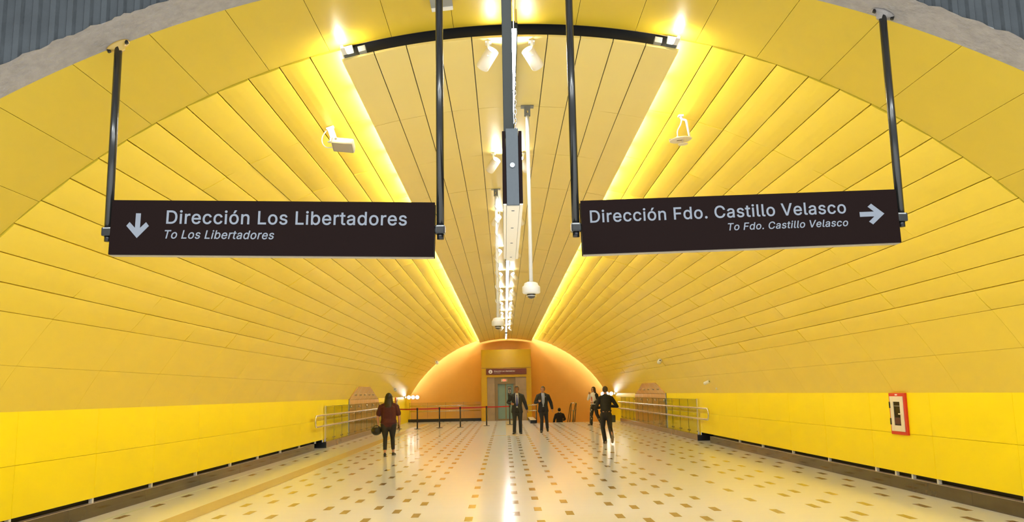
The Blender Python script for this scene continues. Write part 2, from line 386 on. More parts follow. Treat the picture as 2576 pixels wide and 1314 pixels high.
# ============================================================ SIDE WALLS
XW = 5.9
pl = [5.5,8.14,10.1,12.08,14.06,16.05,18.03,20.0,22.0,24.0,26.0,26.95,29.0,31.3]
pr = [5.5,8.24,10.27,12.3,14.33,16.4,18.44,20.6,22.6,24.6,26.95,29.0,30.6,32.4]
far_l = [38.7,40.6,42.6,44.6,46.6,48.6,50.3,52.0]; far_r = [40.2,42.2,44.2,46.2,48.2,50.2,52.0]
for side, near, far, posts in (('left', pl, far_l, pl[1:]), ('right', pr, far_r, [8.24,10.27,12.3,13.06,13.61,14.33,16.4,18.44,20.6,22.6,24.6])):
    s = -1 if side == 'left' else 1; ye = [q for q in near if q < 27.3][-1]+.0; ye = near[[q for q in range(len(near)) if near[q] > 26.9][0]]; x0, x1 = sorted((s*XW, s*(XW+.02)))
    bm = BM()
    for L in (near, far):
        for a, b in zip(L, L[1:]):
            dx = s*.01 if a > 26.9 else 0
            for z0, z1 in ((.26,.855),(.859,1.475)): bevelbox(bm, x0+dx, x1+dx, a+.0025, b-.0025, z0, z1, r=.002, seg=1)
    box(bm, s*(XW+.035) if s > 0 else s*(XW+.05), s*(XW+.05) if s > 0 else s*(XW+.035), 5.4, ye, .26, 1.6)
    a_, b_ = sorted((s*(XW+.012), s*(XW+.03))); box(bm, a_, b_, 27.03, near[-1], .0, .262); box(bm, a_, b_, far[0], 52.0, .0, .262); a_, b_ = sorted((s*(XW+.044), s*(XW+.06))); box(bm, a_, b_, far[0], 52, 0.262, 1.5)
    w = struct(obj('wall_'+side, bm, [M['band'], M['back']]), 'bright yellow enamel dado on the %s' % side)
    # dark recess, skirting
    bm = BM(); xx = sorted((s*(XW+.12), s*(XW+.14))); box(bm, xx[0], xx[1], 5.4, 25.75, -.02, 1.5); xx = sorted((s*(XW+.42), s*(XW+.44))); box(bm, xx[0], xx[1], 25.75, 27.1, -.02, .5); xx = sorted((s*(XW+.06), s*(XW+.44))); box(bm, xx[0], xx[1], 25.75, 27.1, .275, .29); box(bm, xx[0], xx[1], 27.05, 27.1, 0, .275) 
    struct(obj('trim_6' if s < 0 else 'trim_7', bm, M['black']), 'black recess under the dado')
    bm = BM(); xx = sorted((s*XW, s*(XW+.10))); y = -3.0
    while y < 25.75:
        y2 = min(y+2.4, 25.75); bevelbox(bm, xx[0], xx[1], y+.001, y2-.001, 0, .186, r=.003, seg=1); y = y2
    box(bm, xx[0]+.002, xx[1]-.002, -3, 25.75, .184, .192, mi=1)
    xx = sorted((s*(XW+.34), s*(XW+.38))); box(bm, xx[0], xx[1], 25.75, 27, 0, .18); 
    struct(obj('baseboard_'+side, bm, [M['skirt'], M['skirttop']]))
    for y in posts[:10]:
        bm = BM(); xx = sorted((s*(XW+.012), s*(XW+.04))); box(bm, xx[0], xx[1], y-.018, y+.018, .19, .262); box(bm, xx[0]-.02*(s<0), xx[1]+.02*(s>0), y-.03, y-.022, .19, .262)
        obj('bracket', bm, M['white'], w)
# end wall (orange), running down into the stairwell
bm = BM(); box(bm, -7.4, 7.4, 52.05, 52.25, -6, 5.6); struct(obj('wall_back', bm, M['orange']), 'orange plaster end wall')
# ============================================================ FLOOR
SX0, SX1, SY = 1.42, 5.55, 45.6
bm = BM()
def quad(x0, x1, y0, y1, z, mi=0): bm.faces.new([bm.verts.new(p) for p in ((x0,y0,z),(x1,y0,z),(x1,y1,z),(x0,y1,z))]).material_index = mi
quad(-10, 10, -6, 5.0, 0); quad(-6.4, 6.4, 5.0, SY, 0); quad(-6.4, SX0, SY, 52.1, 0); quad(SX1, 6.4, SY, 52.1, 0)
COLS = [(-5.49,12.05),(-4.10,11.86),(-3.79,12.21),(-3.37,11.77),(-2.75,12.51),(-2.44,12.08),(-2.03,12.46),(-1.72,12.03),(-1.415,11.6),(-.70,11.19),(-.09,11.58),(.215,12.0),(.62,11.56),(1.235,11.18),(1.54,12.0),(1.95,11.2),(2.265,12.04),(2.565,11.65),(3.295,11.32),(3.925,11.77),(4.23,12.2),(4.665,11.85),(5.31,11.57),(5.645,11.2)]
for cx, cy in COLS:
    k = -12
    while True:
        y = cy+k*1.215; k += 1
        if y > 51: break
        if y > SY-.3 and SX0-.1 < cx < SX1+.1: break
        if y > SY and cx < SX0 and k % 2: continue
        if y < -5: continue
        quad(cx-.051, cx+.051, y-.19, y+.19, .0009, 1)
quad(-4.77, -4.40, -6, 47.0, .001, 2)
for i in range(7): quad(-4.75+i*.052, -4.725+i*.052, -6, 47.0, .004, 2)
quad(-4.395, -4.37, -6, 47, .0012, 3); quad(-5.615, -5.595, -6, 26, .0012, 4)
quad(-.72, .62, 32.45, 32.85, .001, 2); quad(-.19, .2, 32.85, 49.6, .001, 2)
quad(SX0, SX1, SY-.05, SY, .0015, 3)
struct(obj('floor', bm, [M['floor'], M['tile'], M['tactile'], M['cream'], M['border']]), 'polished cream floor with brown inlaid tiles')
# stairs going down at the far right
bm = BM()
for k in range(17):
    y = SY+k*.3; box(bm, SX0, SX1, y, y+.32, -(k+1)*.17-.3, -(k+1)*.17)
for a, b in ((SX0-.12, SX0), (SX1, SX1+.12)): box(bm, a, b, SY-.01, 52.0, -4, -.012, mi=1)
box(bm, SX0, SX1, SY-.1, SY-.0, -4, -.012, mi=1)
tag(obj('staircase', bm, [M['stone'], M['orange']]), 'flight of steps going down before the orange end wall', 'stairs')
# ============================================================ LIGHT COVES
first = None; idx = 0
for s, th0 in ((-1, -14.3), (1, 12.5)):
    y = 7.3; first_s = True
    while y < 51.5:
        L = 1.02
        if first is None:
            bm = BM(); loft(bm, [((0,0,0), .011), ((0,L,0), .011)], 8)
            first = obj('led_tube', bm, M['led'], smooth=True); tb = first
            bm = BM(); box(bm, -.02, .02, 0, L, -.022, -.013); obj('tube_holder', bm, M['white'], first)
            side = 'left'; tag(first, '', 'lamp')
        else: tb = dup(first, (0,0,0))
        tb.location = vp(th0, RV-.075, y); tb.rotation_euler = (0, R_(th0), 0)
        end = 'left' if s < 0 else 'right'
        if first_s: tb['label'] = 'glowing cove tube nearest the black slot, on the %s of the centre raft' % end; tb['group'] = 'nearest cove tubes'
        else: tb['label'] = 'glowing tube in the long light cove along the %s edge of the centre raft' % end; tb['group'] = 'cove tubes along the %s edge' % end
        if first_s: del tb['group']
        first_s = False; y += 1.2
for s, th0 in ((-1, -14.0), (1, 12.2)):
    for k, (dx, wd) in enumerate(((0, .10), (.13, .07))):
        bm = BM(); c = vp(th0 - s*0 + (-s)*dx*8.5, RV-.055, 7.47); T = Matrix.Translation(c) @ Matrix.Rotation(R_(th0), 4, 'Y')
        bevelbox(bm, -wd/2, wd/2, -.03, .05, -.045, .04 if k == 0 else .01, r=.004, T=T)
        if k == 0:
            g = tag(obj('driver_box', bm, M['grey']), 'pale metal driver box in the %s corner of the black slot' % ('left' if s < 0 else 'right'), 'box')
        else: obj('side_cover', bm, M['grille'], g)
bm = BM(); bigtube(bm, [vp(-60+120*k/80, RV+.15, 51.62) for k in range(81)], .016, 6)
tag(obj('arch_light_strip', bm, M['wash'], smooth=True), 'light strip hidden behind the arch rim, washing the orange end wall', 'lamp')
# centre line luminaire
LX = -.085
def linelamp(y0, y1, lab):
    t = thing('linear_lamp', lab, 'lamp', (LX, y0, 4.86))
    L = y1-y0; bm = BM(); box(bm, -.045, .045, 0, L, -.07, .0); box(bm, -.045, -.036, 0, L, -.095, -.07); box(bm, .036, .045, 0, L, -.095, -.07); obj('housing', bm, M['darkgrey'], t)
    bm = BM(); bevelbox(bm, -.033, .033, .01, L-.01, -.092, -.072, r=.004); obj('diffuser', bm, M['line'], t)
    k = 1.5
    while k < L-.2:
        bm = BM(); box(bm, -.047, .047, k-.012, k+.012, -.097, -.01); obj('clip', bm, M['grey'], t); k += 3.0
    return t
lt = linelamp(7.12, 44.6, 'long bright white line lamp running down the centre of the ceiling')
bm = BM(); tube(bm, [(.03,-.02,-.03), (.03,-.02,.1)], .012); obj('hanger', bm, M['steel'], lt)
linelamp(46.2, 50.4, 'short white line lamp at the far end of the ceiling, beyond the long one')
# spotlights in pairs beside it
def make_spot(sx):
    t = thing('ceiling_spotlight', '', 'spotlight')
    bm = BM(); bevelbox(bm, -.03, .03, -.05, .05, 0.138, .146, r=.002); obj('mount_plate', bm, M['white'], t)
    bm = BM(); 
    for s in (-1, 1): box(bm, -.012, .012, s*.07-.003, s*.07+.003, -.02, .14)
    box(bm, -.012, .012, -.073, .073, .132, .138); obj('yoke', bm, M['white'], t)
    T = Vector((0,0,1)).rotation_difference(Vector((.52*sx,-.62,.62))).to_matrix().to_4x4()
    bm = BM(); lathe(bm, [(.0,-.13),(.048,-.13),(.056,-.126),(.062,-.115),(.062,.085),(.056,.085),(.054,.07),(.0,.07)], 28, T)
    o = obj('lamp_body', bm, M['cream'], t, True)
    bm = BM(); lathe(bm, [(.0,.073),(.053,.073),(.053,.078),(.0,.078)], 24, T); obj('lens', bm, M['spot'], t)
    return t
sps = {-1: make_spot(1), 1: make_spot(-1)}; ords = ['nearest','second','third','fourth','fifth','sixth','seventh','eighth','ninth','farthest']
for i in range(10):
    for s in (-1, 1):
        y = 7.6+3.77*i; o = sps[s] if i == 0 else dup(sps[s], (0,0,0))
        o.location = (-.105+s*.205, y, 4.72)
        o['label'] = 'white cylinder spotlight %s of the centre line lamp, %s pair from the sign' % ('left' if s < 0 else 'right', ords[i])
        o['group'] = 'white spotlights under the centre raft'
# dome cameras on long poles
def dome(x, y, ztop, zcam, label, cable=False):
    t = thing('dome_camera', label, 'security camera', (x, y, 0))
    bm = BM(); bevelbox(bm, -.075, .075, -.05, .05, ztop-.006, ztop, r=.002); box(bm, -.035, .035, -.025, -.02, ztop-.11, ztop-.006); box(bm, -.035, .035, .02, .025, ztop-.11, ztop-.006); obj('ceiling_bracket', bm, M['grille'], t)
    bm = BM(); loft(bm, [((.0,0,ztop-.07), .022), ((.0,0,zcam+.03), .022)], 16); obj('pole', bm, M['white'], t, True)
    bm = BM(); lathe(bm, [(0,zcam+.055),(.05,zcam+.055),(.075,zcam+.045),(.085,zcam+.015),(.098,zcam+.008),(.102,zcam-.005),(.102,zcam-.06),(.09,zcam-.072),(.06,zcam-.078),(0,zcam-.078)], 36); obj('housing', bm, M['white'], t, True)
    bm = BM(); lathe(bm, [(.052,zcam-.07)]+[(.05*math.cos(R_(a)), zcam-.09-.042*math.sin(R_(a))) for a in (0,20,40,60,80,89)], 24); obj('smoked_dome', bm, M['dome'], t, True)
    bm = BM(); bigtube(bm, [(.052*math.cos(k*.8), .052*math.sin(k*.8), zcam-.1) for k in range(9)], .004, 6); obj('dome_ring', bm, M['white'], t, True)
    bm = BM(); lathe(bm, [(0,ztop-.085),(.012,ztop-.085),(.012,ztop-.06),(0,ztop-.06)], 10, Matrix.Translation((0,-.03,0))); obj('bolt', bm, M['steel'], t)
    if cable:
        bm = BM(); P = [(.03*math.cos(k*.9)*(1+.25*math.sin(k*1.7)), .03*math.sin(k*.9), ztop-.15-k*.032) for k in range(60)]; bigtube(bm, P, .006, 6); obj('cable', bm, M['cable'], t, True)
        bm = BM(); bigtube(bm, arc_pts([(.03,0,ztop-.1),(.06,0,ztop-.2),(.055,.0,ztop-.5),(.02,0,ztop-.7)], .1), .006, 6); obj('loose_cable', bm, M['cable'], t, True)
        bm = BM(); bigtube(bm, arc_pts([(.02,0,zcam+.35),(.05,0,zcam+.2),(.04,0,zcam+.1),(.0,0,zcam+.06)], .05), .007, 6); obj('cable_loop', bm, M['cable'], t, True)
dome(.107, 9.45, 4.872, 2.755, 'white dome camera on a long bare pole, right of the centre sign')
dome(-.30, 13.45, 4.872, 2.715, 'white dome camera on a pole wrapped in cable, left of the centre line lamp', True)
# ============================================================ HANGING SIGNS
def sign(x, z, w, h, a, name_l):
    t = thing('hanging_sign', name_l, 'sign', (x, 6.05, z), (0, a, 0))
    bm = BM(); bevelbox(bm, -w/2, w/2, 0, .012, -h/2, h/2, r=.0015, seg=1); bevelbox(bm, -w/2, w/2, .088, .1, -h/2, h/2, r=.0015, seg=1); obj('face_panel', bm, M['brown'], t)
    bm = BM(); box(bm, -w/2+.004, w/2-.004, .012, .088, -h/2+.002, h/2-.004); box(bm, -w/2+.004, w/2-.004, .012, .088, -h/2-.004, -h/2+.004, mi=1); obj('core_frame', bm, [M['grey'], M['underside']], t)
    return t
def post(x, zclamp, side, label, twist=0):
    ztop = ZC+math.sqrt(RV*RV-x*x)
    t = thing('sign_post', label, 'post', (x, 6.1, 0))
    bm = BM(); loft(bm, [((0,0,zclamp), .0285), ((0,0,ztop-.0), .0285)], 20); obj('pipe', bm, M['pipe'], t, True)
    bm = BM(); bevelbox(bm, -.036, .036, -.036, .036, zclamp-.035, zclamp+.03, r=.012); loft(bm, [((side*.0,0,zclamp), .026), ((side*.058,0,zclamp), .026)], 14, ref=(0,0,1)); obj('clamp', bm, M['pipe'], t)
    bm = BM(); loft(bm, [((0,0,zclamp-.072), .025), ((0,0,zclamp-.03), .025)], 16); obj('end_plug', bm, M['blackstone'], t, True)
    ang = math.asin(x/RV); bm = BM(); T = Matrix.Translation((0,0,ztop-.02)) @ Matrix.Rotation(ang, 4, 'Y')
    lathe(bm, [(0,.02),(.088,.02),(.092,.01),(.088,0),(.045,-.008),(.036,-.04),(0,-.04)], 28, T @ Matrix.Scale(.62, 4, (0,1,0))); fl_ = obj('flange', bm, M['plate'] if x < 0 else M['concrete'], t, True)
    for sx in (-1, 1):
        bm = BM(); lathe(bm, [(0,-.018),(.014,-.018),(.014,.006),(0,.006)], 6, T @ Matrix.Translation((sx*.072,-.02,0))); obj('bolt', bm, M['blackstone'], fl_)
    return t
sl = sign(-1.877, 2.797, 2.351, .403, .0245, 'dark brown hanging sign pointing down to Los Libertadores')
text('Dirección Los Libertadores', -.772, .029, 1.746, .0955, sl, M['letter'], bold=.010)
text('To Los Libertadores', -.778, -.081, .793, .0605, sl, M['letter'], shear=.2, bold=.010, name='small_lettering')
bm = BM()
def arrow(bm, cx, cz, L, wd, T):
    s = wd*.115*2.0/2; h = L/2; k = wd/2; th = .036
    pts = [(-th/2, h), (th/2, h), (th/2, -h+.075), (k-.022, -h+.088+.03-.0), (k, -h+.09), (0, -h), (-k, -h+.09), (-k+.022, -h+.118), (-th/2, -h+.075)]
    prism(bm, pts, -.003, .001, T=T)
arrow(bm, 0, 0, .183, .163, Matrix.Translation((-.977,0,.0115))); obj('down_arrow', bm, M['letter'], sl)
bm = BM(); tube(bm, [(0,0,0)]*0 or [(1.17,-.002,.16),(1.17,-.001,.16)], .003); bm.free()
sr = sign(1.535, 2.789, 2.327, .398, -.0205, 'dark brown hanging sign pointing right to Fdo. Castillo Velasco')
text('Dirección Fdo. Castillo Velasco', -1.10, .033, 1.88, .088, sr, M['letter'], bold=.010)
text('To Fdo. Castillo Velasco', -.096, -.063, .8816, .052, sr, M['letter'], shear=.2, bold=.010, name='small_lettering')
bm = BM(); arrow(bm, 0, 0, .181, .155, Matrix.Translation((.968,0,.019)) @ Matrix.Rotation(R_(-90), 4, 'Y')); obj('right_arrow', bm, M['letter'], sr)
post(-3.088, 2.80, 1, 'dark steel pipe at the left end of the Los Libertadores sign')
post(-.662, 2.775, -1, 'dark steel pipe at the right end of the Los Libertadores sign')
post(.333, 2.775, 1, 'dark steel pipe at the left end of the Castillo Velasco sign')
post(2.738, 2.81, -1, 'dark steel pipe at the right end of the Castillo Velasco sign')
# centre sign, seen end on
t = thing('hanging_sign', 'centre hanging sign seen end on, grey end cap between brown faces', 'sign', (-.147, 4.5, 0))
bm = BM(); bevelbox(bm, -.034, .034, 0, 1.95, 2.592, 3.025, r=.002, seg=1); obj('end_cap', bm, [M['grey']], t)
bm = BM(); box(bm, -.0345, .0345, .012, 1.94, 2.588, 2.594); bevelbox(bm, -.054, -.036, .002, 1.88, 2.592, 2.6, r=.001, seg=1); bevelbox(bm, .036, .054, .002, 1.88, 2.592, 2.6, r=.001, seg=1)
un = obj('underside', bm, M['cream'], t)
for k in (.12,.62,1.15,1.75):
    bm = BM(); box(bm, -.008, .008, k, k+.012, 2.586, 2.59); obj('screw', bm, M['grey'], un)
for s in (-1, 1):
    bm = BM(); xx = sorted((s*.036, s*.054)); bevelbox(bm, xx[0], xx[1], 0, 1.9, 2.6, 3.01, r=.001, seg=1); obj('face_panel', bm, M['brown'], t)
    f = t.children[-1]
bm = BM(); lathe(bm, [(0,-.004),(.008,-.004),(.009,-.006),(.0135,-.006),(.014,0),(0,0)], 24, Matrix.Translation((0,-.001,2.815)) @ Matrix.Rotation(R_(90), 4, 'X') @ Matrix.Scale(-1, 4, (0,0,1))); obj('lock', bm, M['screw'], t)
bm = BM(); bevelbox(bm, -.045, .012, .05, .11, 3.0, 6.2, r=.002, seg=1); obj('post', bm, M['darkgrey'], t)
bm = BM()
for k in range(14):
    z = 3.025+k*.027; a = R_(90*(k % 2)); P = [(.022+.007*math.cos(u)*math.cos(a), .035+.007*math.cos(u)*math.sin(a), z+.017*math.sin(u)) for u in [2*math.pi*q/10 for q in range(11)]]
    bigtube(bm, P, .002, 5)
obj('chain', bm, M['steel'], t, True)
bm = BM(); tube(bm, [(.022,.035,3.4),(.022,.035,6.2)], .0035, 6); obj('suspension_wire', bm, M['steel'], t)
# grey box on ring, near the top of frame
bm = BM(); T = Matrix.Translation((-.70,6.55,4.93)) @ Matrix.Rotation(math.asin(-.7/RV), 4, 'Y')
bevelbox(bm, -.095, .095, -.45, .42, -.03, .03, r=.004, T=T); g = tag(obj('ceiling_box', bm, M['grille']), 'grey box fixed to the yellow ceiling above the left sign', 'box')
bm = BM(); bevelbox(bm, -.094, .094, .36, .43, -.034, .03, r=.003, T=T); obj('end_strip', bm, M['white'], g)
# antenna and bare mount on the vault
t = thing('antenna_panel', 'white flat box antenna on a bracket, left of the centre raft', 'antenna', (-2.15, 9.35, 4.60))
bm = BM(); T = Matrix.Rotation(R_(-19), 4, 'Y'); bevelbox(bm, -.045, .045, -.03, .03, .01, .03, r=.003, T=T); bevelbox(bm, -.035, .035, -.012, .012, -.10, .012, r=.004, T=T)
lathe(bm, [(0,-.013),(.036,-.013),(.036,.013),(0,.013)], 18, T @ Matrix.Translation((.0,0,-.1)) @ Matrix.Rotation(R_(90), 4, 'X')); obj('wall_bracket', bm, M['white'], t)
bm = BM(); bevelbox(bm, -.01, .05, -.012, .012, -.145, -.10, r=.004); bevelbox(bm, -.03, .05, -.03, .03, -.15, -.143, r=.002); obj('swivel', bm, M['white'], t)
T = Matrix.Translation((.145,-.0,-.19)) @ Matrix.Rotation(R_(6), 4, 'Y') @ Matrix.Rotation(R_(-18), 4, 'X')
bm = BM(); bevelbox(bm, -.125, .125, -.09, .09, -.03, .045, r=.018, T=T); bx_ = obj('antenna_box', bm, M['white'], t, True)
bm = BM(); bevelbox(bm, -.115, .115, -.095, .08, -.036, -.028, r=.01, T=T); obj('base_plate', bm, M['underside'], bx_)
bm = BM(); lathe(bm, [(0,0),(.014,0),(.014,.006),(0,.006)], 14, T @ Matrix.Translation((-.075,-.088,.02)) @ Matrix.Rotation(R_(90), 4, 'X')); obj('knob', bm, M['screw'], bx_)
bm = BM(); bigtube(bm, arc_pts([(-.05,0,-.01),(-.1,0,-.08),(-.1,0,-.16),(-.05,0,-.215),(.02,0,-.21)], .05), .007, 8); obj('cable', bm, M['cable'], t, True)
t = thing('camera_mount', 'white disc mount on a bent arm, right of the centre raft', 'mount', (1.93, 9.35, 4.66))
bm = BM(); bigtube(bm, arc_pts([(-.06,0,.045),(-.055,0,.0),(.0,0,-.01),(.03,0,-.225)], .02), .014, 10); bevelbox(bm, -.09, -.03, -.03, .03, .03, .05, r=.003); obj('arm', bm, M['white'], t, True)
bm = BM(); bigtube(bm, arc_pts([(-.045,0,.03),(-.06,0,-.06),(-.11,0,-.14),(-.105,0,-.21)], .06), .008, 8); loft(bm, [((-.105,0,-.205), .018), ((-.105,0,-.235), .018)], 12); obj('cable', bm, M['cable'], t, True)
T = Matrix.Translation((-.075,0,-.245)) @ Matrix.Rotation(R_(-5), 4, 'Y')
bm = BM(); lathe(bm, [(0,.006),(.125,.006),(.13,.0),(.125,-.006),(0,-.006)], 40, T); box(bm, -.13, -.07, -.02, .02, .005, .02, T=T); obj('disc_plate', bm, M['cream'], t)
bm = BM(); loft(bm, [(T@Vector((.02,0,0)), .01), (T@Vector((.02,0,-.06)), .01)], 10); lathe(bm, [(0,-.05),(.056,-.052),(.056,-.058),(0,-.06)], 28, T @ Matrix.Translation((.02,0,0))); obj('small_disc', bm, M['cream'], t)
bm = BM(); box(bm, -.045, .02, -.01, .01, -.0085, -.006, T=T); obj('slot', bm, M['frame'], t)
bm = BM(); loft(bm, [(T@Vector((.04,0,.0)), .004), (T@Vector((.04,0,.035)), .004)], 8); obj('pin', bm, M['white'], t)
# small white security cameras on the vault
def bullet(p, yaw, label, r=.05):
    t = thing('security_camera', label, 'security camera', p, (0, 0, yaw))
    s = 1 if p[0] > 0 else -1
    bm = BM(); lathe(bm, [(0,0),(.04,0),(.04,.02),(0,.02)], 16, Matrix.Translation((s*.14,.0,.06)) @ Matrix.Rotation(R_(-60*s), 4, 'Y')); bigtube(bm, arc_pts([(s*.14,0,.06),(s*.05,0,.03),(0,0,0)], .04), .012, 8); obj('arm', bm, M['white'], t, True)
    bm = BM(); lathe(bm, [(0,-.11),(r*.9,-.11),(r,-.1),(r,.09),(r*.7,.1),(0,.1)], 20, Matrix.Rotation(R_(75), 4, 'X')); obj('camera_body', bm, M['white'], t, True)
    bm = BM(); lathe(bm, [(0,0.101),(r*.3,.101),(r*.3,.104),(0,.104)], 16, Matrix.Rotation(R_(75), 4, 'X')); obj('lens', bm, M['dome'], t)
bullet((-4.12, 49.5, 3.42), 0, 'small white camera high on the vault beside the orange wall, left side', .09)
bullet((-5.55, 41.8, 1.86), 0, 'small white camera on the left vault above the long-haired woman', .08)
bullet((5.05, 28.8, 2.55), 0, 'upper small white camera on the right vault', .07)
bullet((5.60, 24.5, 1.78), .5, 'lower small white camera on the right vault, nearer the red cabinet', .048)
bm = BM(); lathe(bm, [(0,0),(.03,0),(.03,.03),(0,.03)], 12, Matrix.Translation((5.83,24.3,1.6)) @ Matrix.Rotation(R_(-80), 4, 'Y')); tag(obj('junction_disc', bm, M['white']), 'tiny white disc on the vault under the lower camera', 'junction box')
# ============================================================ RED CABINETS
def cabinet(x, y0, y1, z0, z1, s, label):
    t = thing('hose_cabinet', label, 'fire cabinet', (x, (y0+y1)/2, (z0+z1)/2)); w = (y1-y0)/2; h = (z1-z0)/2
    f = lambda a, b: sorted((-s*a, -s*b))
    def B(name, m, a, b, p0, p1, q0, q1, par=t, r=.003):
        bm = BM(); xx = f(a, b); bevelbox(bm, xx[0], xx[1], p0, p1, q0, q1, r=r, seg=1); return obj(name, bm, m, par)
    B('cabinet_frame', M['red'], 0, .035, -w, w, -h, h)
    d = BM(); 
    for (p0, p1, q0, q1) in ((-w*.80, -w*.42, -h*.84, h*.84), (w*.42, w*.80, -h*.84, h*.84), (-w*.42, w*.42, h*.58, h*.84), (-w*.42, w*.42, -h*.84, -h*.56)):
        xx = f(.036, .05); bevelbox(d, xx[0], xx[1], p0, p1, q0, q1, r=.002, seg=1)
    dr = obj('cabinet_door', d, M['cream'], t)
    B('door_glass', M['darkglass'], .034, .040, -w*.43, w*.43, -h*.57, h*.59, dr)
    B('hose_drum', M['rust'], .040, .043, -w*.36, w*.36, -h*.5, -h*.18, dr); B('shelf_edge', M['grille'], .040, .043, -w*.36, w*.36, h*.36, h*.39, dr)
    B('latch', M['cream'], .05, .075, -w*.60, -w*.34, -h*.03, h*.03, dr); 
    for q in (.42, -.38): B('hinge', M['blackstone'], .036, .056, w*.74, w*.90, h*q-.05, h*q+.05, dr)
    B('top_label', M['wletter'], .034, .037, -w*.12, w*.18, h*.88, h*.95)
cabinet(5.9, 12.98, 13.52, .835, 1.47, 1, 'red framed fire hose cabinet with white door on the right yellow wall')
cabinet(-5.9, 44.5, 45.2, .95, 1.47, -1, 'distant red fire cabinet on the left yellow wall beyond the long-haired woman')
# ============================================================ SIDE BALUSTRADES
def balustrade(s, y1, ang_side):
    side = 'left' if s < 0 else 'right'
    X = s*XW
    # curb
    bm = BM(); xx = sorted((s*(XW-.10), s*(XW-.005))); y = 27.0
    while y < y1:
        y2 = min(y+2.9, y1); bevelbox(bm, xx[0], xx[1], y+.002, y2-.001, 0, .19, r=.004, seg=1); y = y2
    t = thing('glass_balustrade', 'long glass balustrade with steel handrails on a stone curb, %s side of the hall' % side, 'balustrade')
    obj('stone_curb', bm, M['curb'], t)
    bm = BM(); xx = sorted((s*(XW-.10), s*(XW+.33))); bevelbox(bm, xx[0], xx[1], 26.975, 26.998, 0, .175, r=.002, seg=1); obj('black_end_block', bm, M['blackstone'], t)
    # glass panes, each with pale edges, and slim posts
    gx = s*(XW-.05); y = 27.06; n = 0
    while y < y1-.3:
        y2 = min(y+1.32, y1-.05); bm = BM(); a, b = sorted((gx-.006, gx+.006)); box(bm, a, b, y, y2, .19, 1.28); pn = obj('glass_pane', bm, M['glass'], t)
        bm = BM(); box(bm, a, b, y, y+.012, .19, 1.28); box(bm, a, b, y, y2, 1.272, 1.284); obj('pane_edge', bm, M['glassedge'], pn)
        bm = BM()
        for yy in (y+.12, y2-.12):
            lathe(bm, [(0,-.02),(.022,-.02),(.022,.025),(0,.025)], 12, Matrix.Translation((gx,yy,.28)) @ Matrix.Rotation(R_(90), 4, 'Y'))
        obj('glass_clamp', bm, M['steel'], pn)
        bm = BM(); yy = (y+y2)/2
        for z in (.70, 1.0): tube(bm, [(gx, yy, z-.07), (gx-s*.04, yy, z-.06), (s*(XW-.14), yy, z-.01)], .008, 6)
        obj('rail_bracket', bm, M['steel'], t); y = y2+.02; n += 1
    bm = BM(); bevelbox(bm, *sorted((gx-.025, gx+.025)), 26.99, 27.04, .19, 1.3, r=.004); obj('end_post', bm, M['steel'], t)
    hx = s*(XW-.14)
    P = arc_pts([(hx, y1+.2, 1.02), (hx, 26.6, 1.02), (hx, 25.2, 1.02), (hx, 25.2, .70), (hx, 26.6, .70), (hx, y1+.2, .70)], .14, 6)
    bm = BM(); bigtube(bm, P, .029, 12); obj('handrail', bm, M['steel'], t, True)
    return t
M['curb'] = mat('brown_curb_stone', (.24,.165,.115), .15, var=.15, vscale=4)
bl = balustrade(-1, 44.8, 0); br = balustrade(1, 45.0, 0)
# portal screens of the side passages behind the balustrades
def screen(s, ys, ztop, label):
    (yb0, yt0, yt1, yb1) = ys; X = s*(XW+.03)
    t = thing('stone_screen', label, 'screen')
    def outline(y):
        if y < yt0: return 1.40 + (ztop-1.40)*((y-yb0)/(yt0-yb0))**.8
        if y > yt1: return 1.40 + (ztop-1.40)*((yb1-y)/(yb1-yt1))
        return ztop
    def px(z): return s*(XW-.004) if z < 1.44 else s*(math.sqrt(6.655**2-(max(z,1.47)+1.7)**2))
    ysl = [yb0+(yb1-yb0)*i/28 for i in range(29)]; bm = BM(); prev = None
    for y in ysl:
        zt = outline(y); zs = [0, .4, .8, 1.15, min(1.43, zt), min(1.47, zt), zt*.35+min(1.47,zt)*.65, zt*.7+min(1.47,zt)*.3, zt]
        row = [bm.verts.new((px(z), y, z)) for z in zs]+[bm.verts.new((px(zs[-1])+s*.05, y, zs[-1]))]
        if prev:
            for k in range(len(row)-1): bm.faces.new((prev[k], row[k], row[k+1], prev[k+1]))
        prev = row
    bmesh.ops.remove_doubles(bm, verts=bm.verts, dist=.0005)
    obj('slab', bm, M['peach'], t)
    for i in range(1, 7):
        y = yb0+(yb1-yb0)*i/7; bm = BM(); zt = outline(y); P = [(px(z)-s*.006, z) for z in (.05, 1.0, min(1.43,zt), min(1.475,zt), zt)]
        for (xa, za), (xb, zb_) in zip(P, P[1:]): bm.faces.new([bm.verts.new(q) for q in ((xa,y-.014,za),(xa,y+.014,za),(xb,y+.014,zb_),(xb,y-.014,zb_))])
        bmesh.ops.remove_doubles(bm, verts=bm.verts, dist=.0005)
        obj('seam', bm, M['frame'], t)
    for z in (1.20, 1.64):
        for i in range(5):
            ok = [q for q in ysl if outline(q) > z+.05]; y = ok[0]+.15+(ok[-1]-ok[0]-.3)*i/4; bm = BM()
            lathe(bm, [(0,0),(.04,0),(.04,.07),(.03,.08),(0,.08)], 12, Matrix.Translation((px(z),y,z)) @ Matrix.Rotation(R_(-90*s), 4, 'Y')); obj('standoff_bolt', bm, M['steel'], t)
    # side returns where the bright wall stops
    bm = BM(); box(bm, *sorted((s*(XW-.02), s*(XW+.0))), yb0-.02, yb0+.12, .0, 1.47); obj('jamb_post', bm, M['grille'], t)
M['peach'] = mat('peach_polished_stone', (.72,.44,.18), .16, var=.16, vscale=1.4, stretch=(1,3,.3))
screen(-1, (31.3, 31.6, 34.3, 38.7), 1.93, 'peach stone screen with steel bolts rising behind the left balustrade')
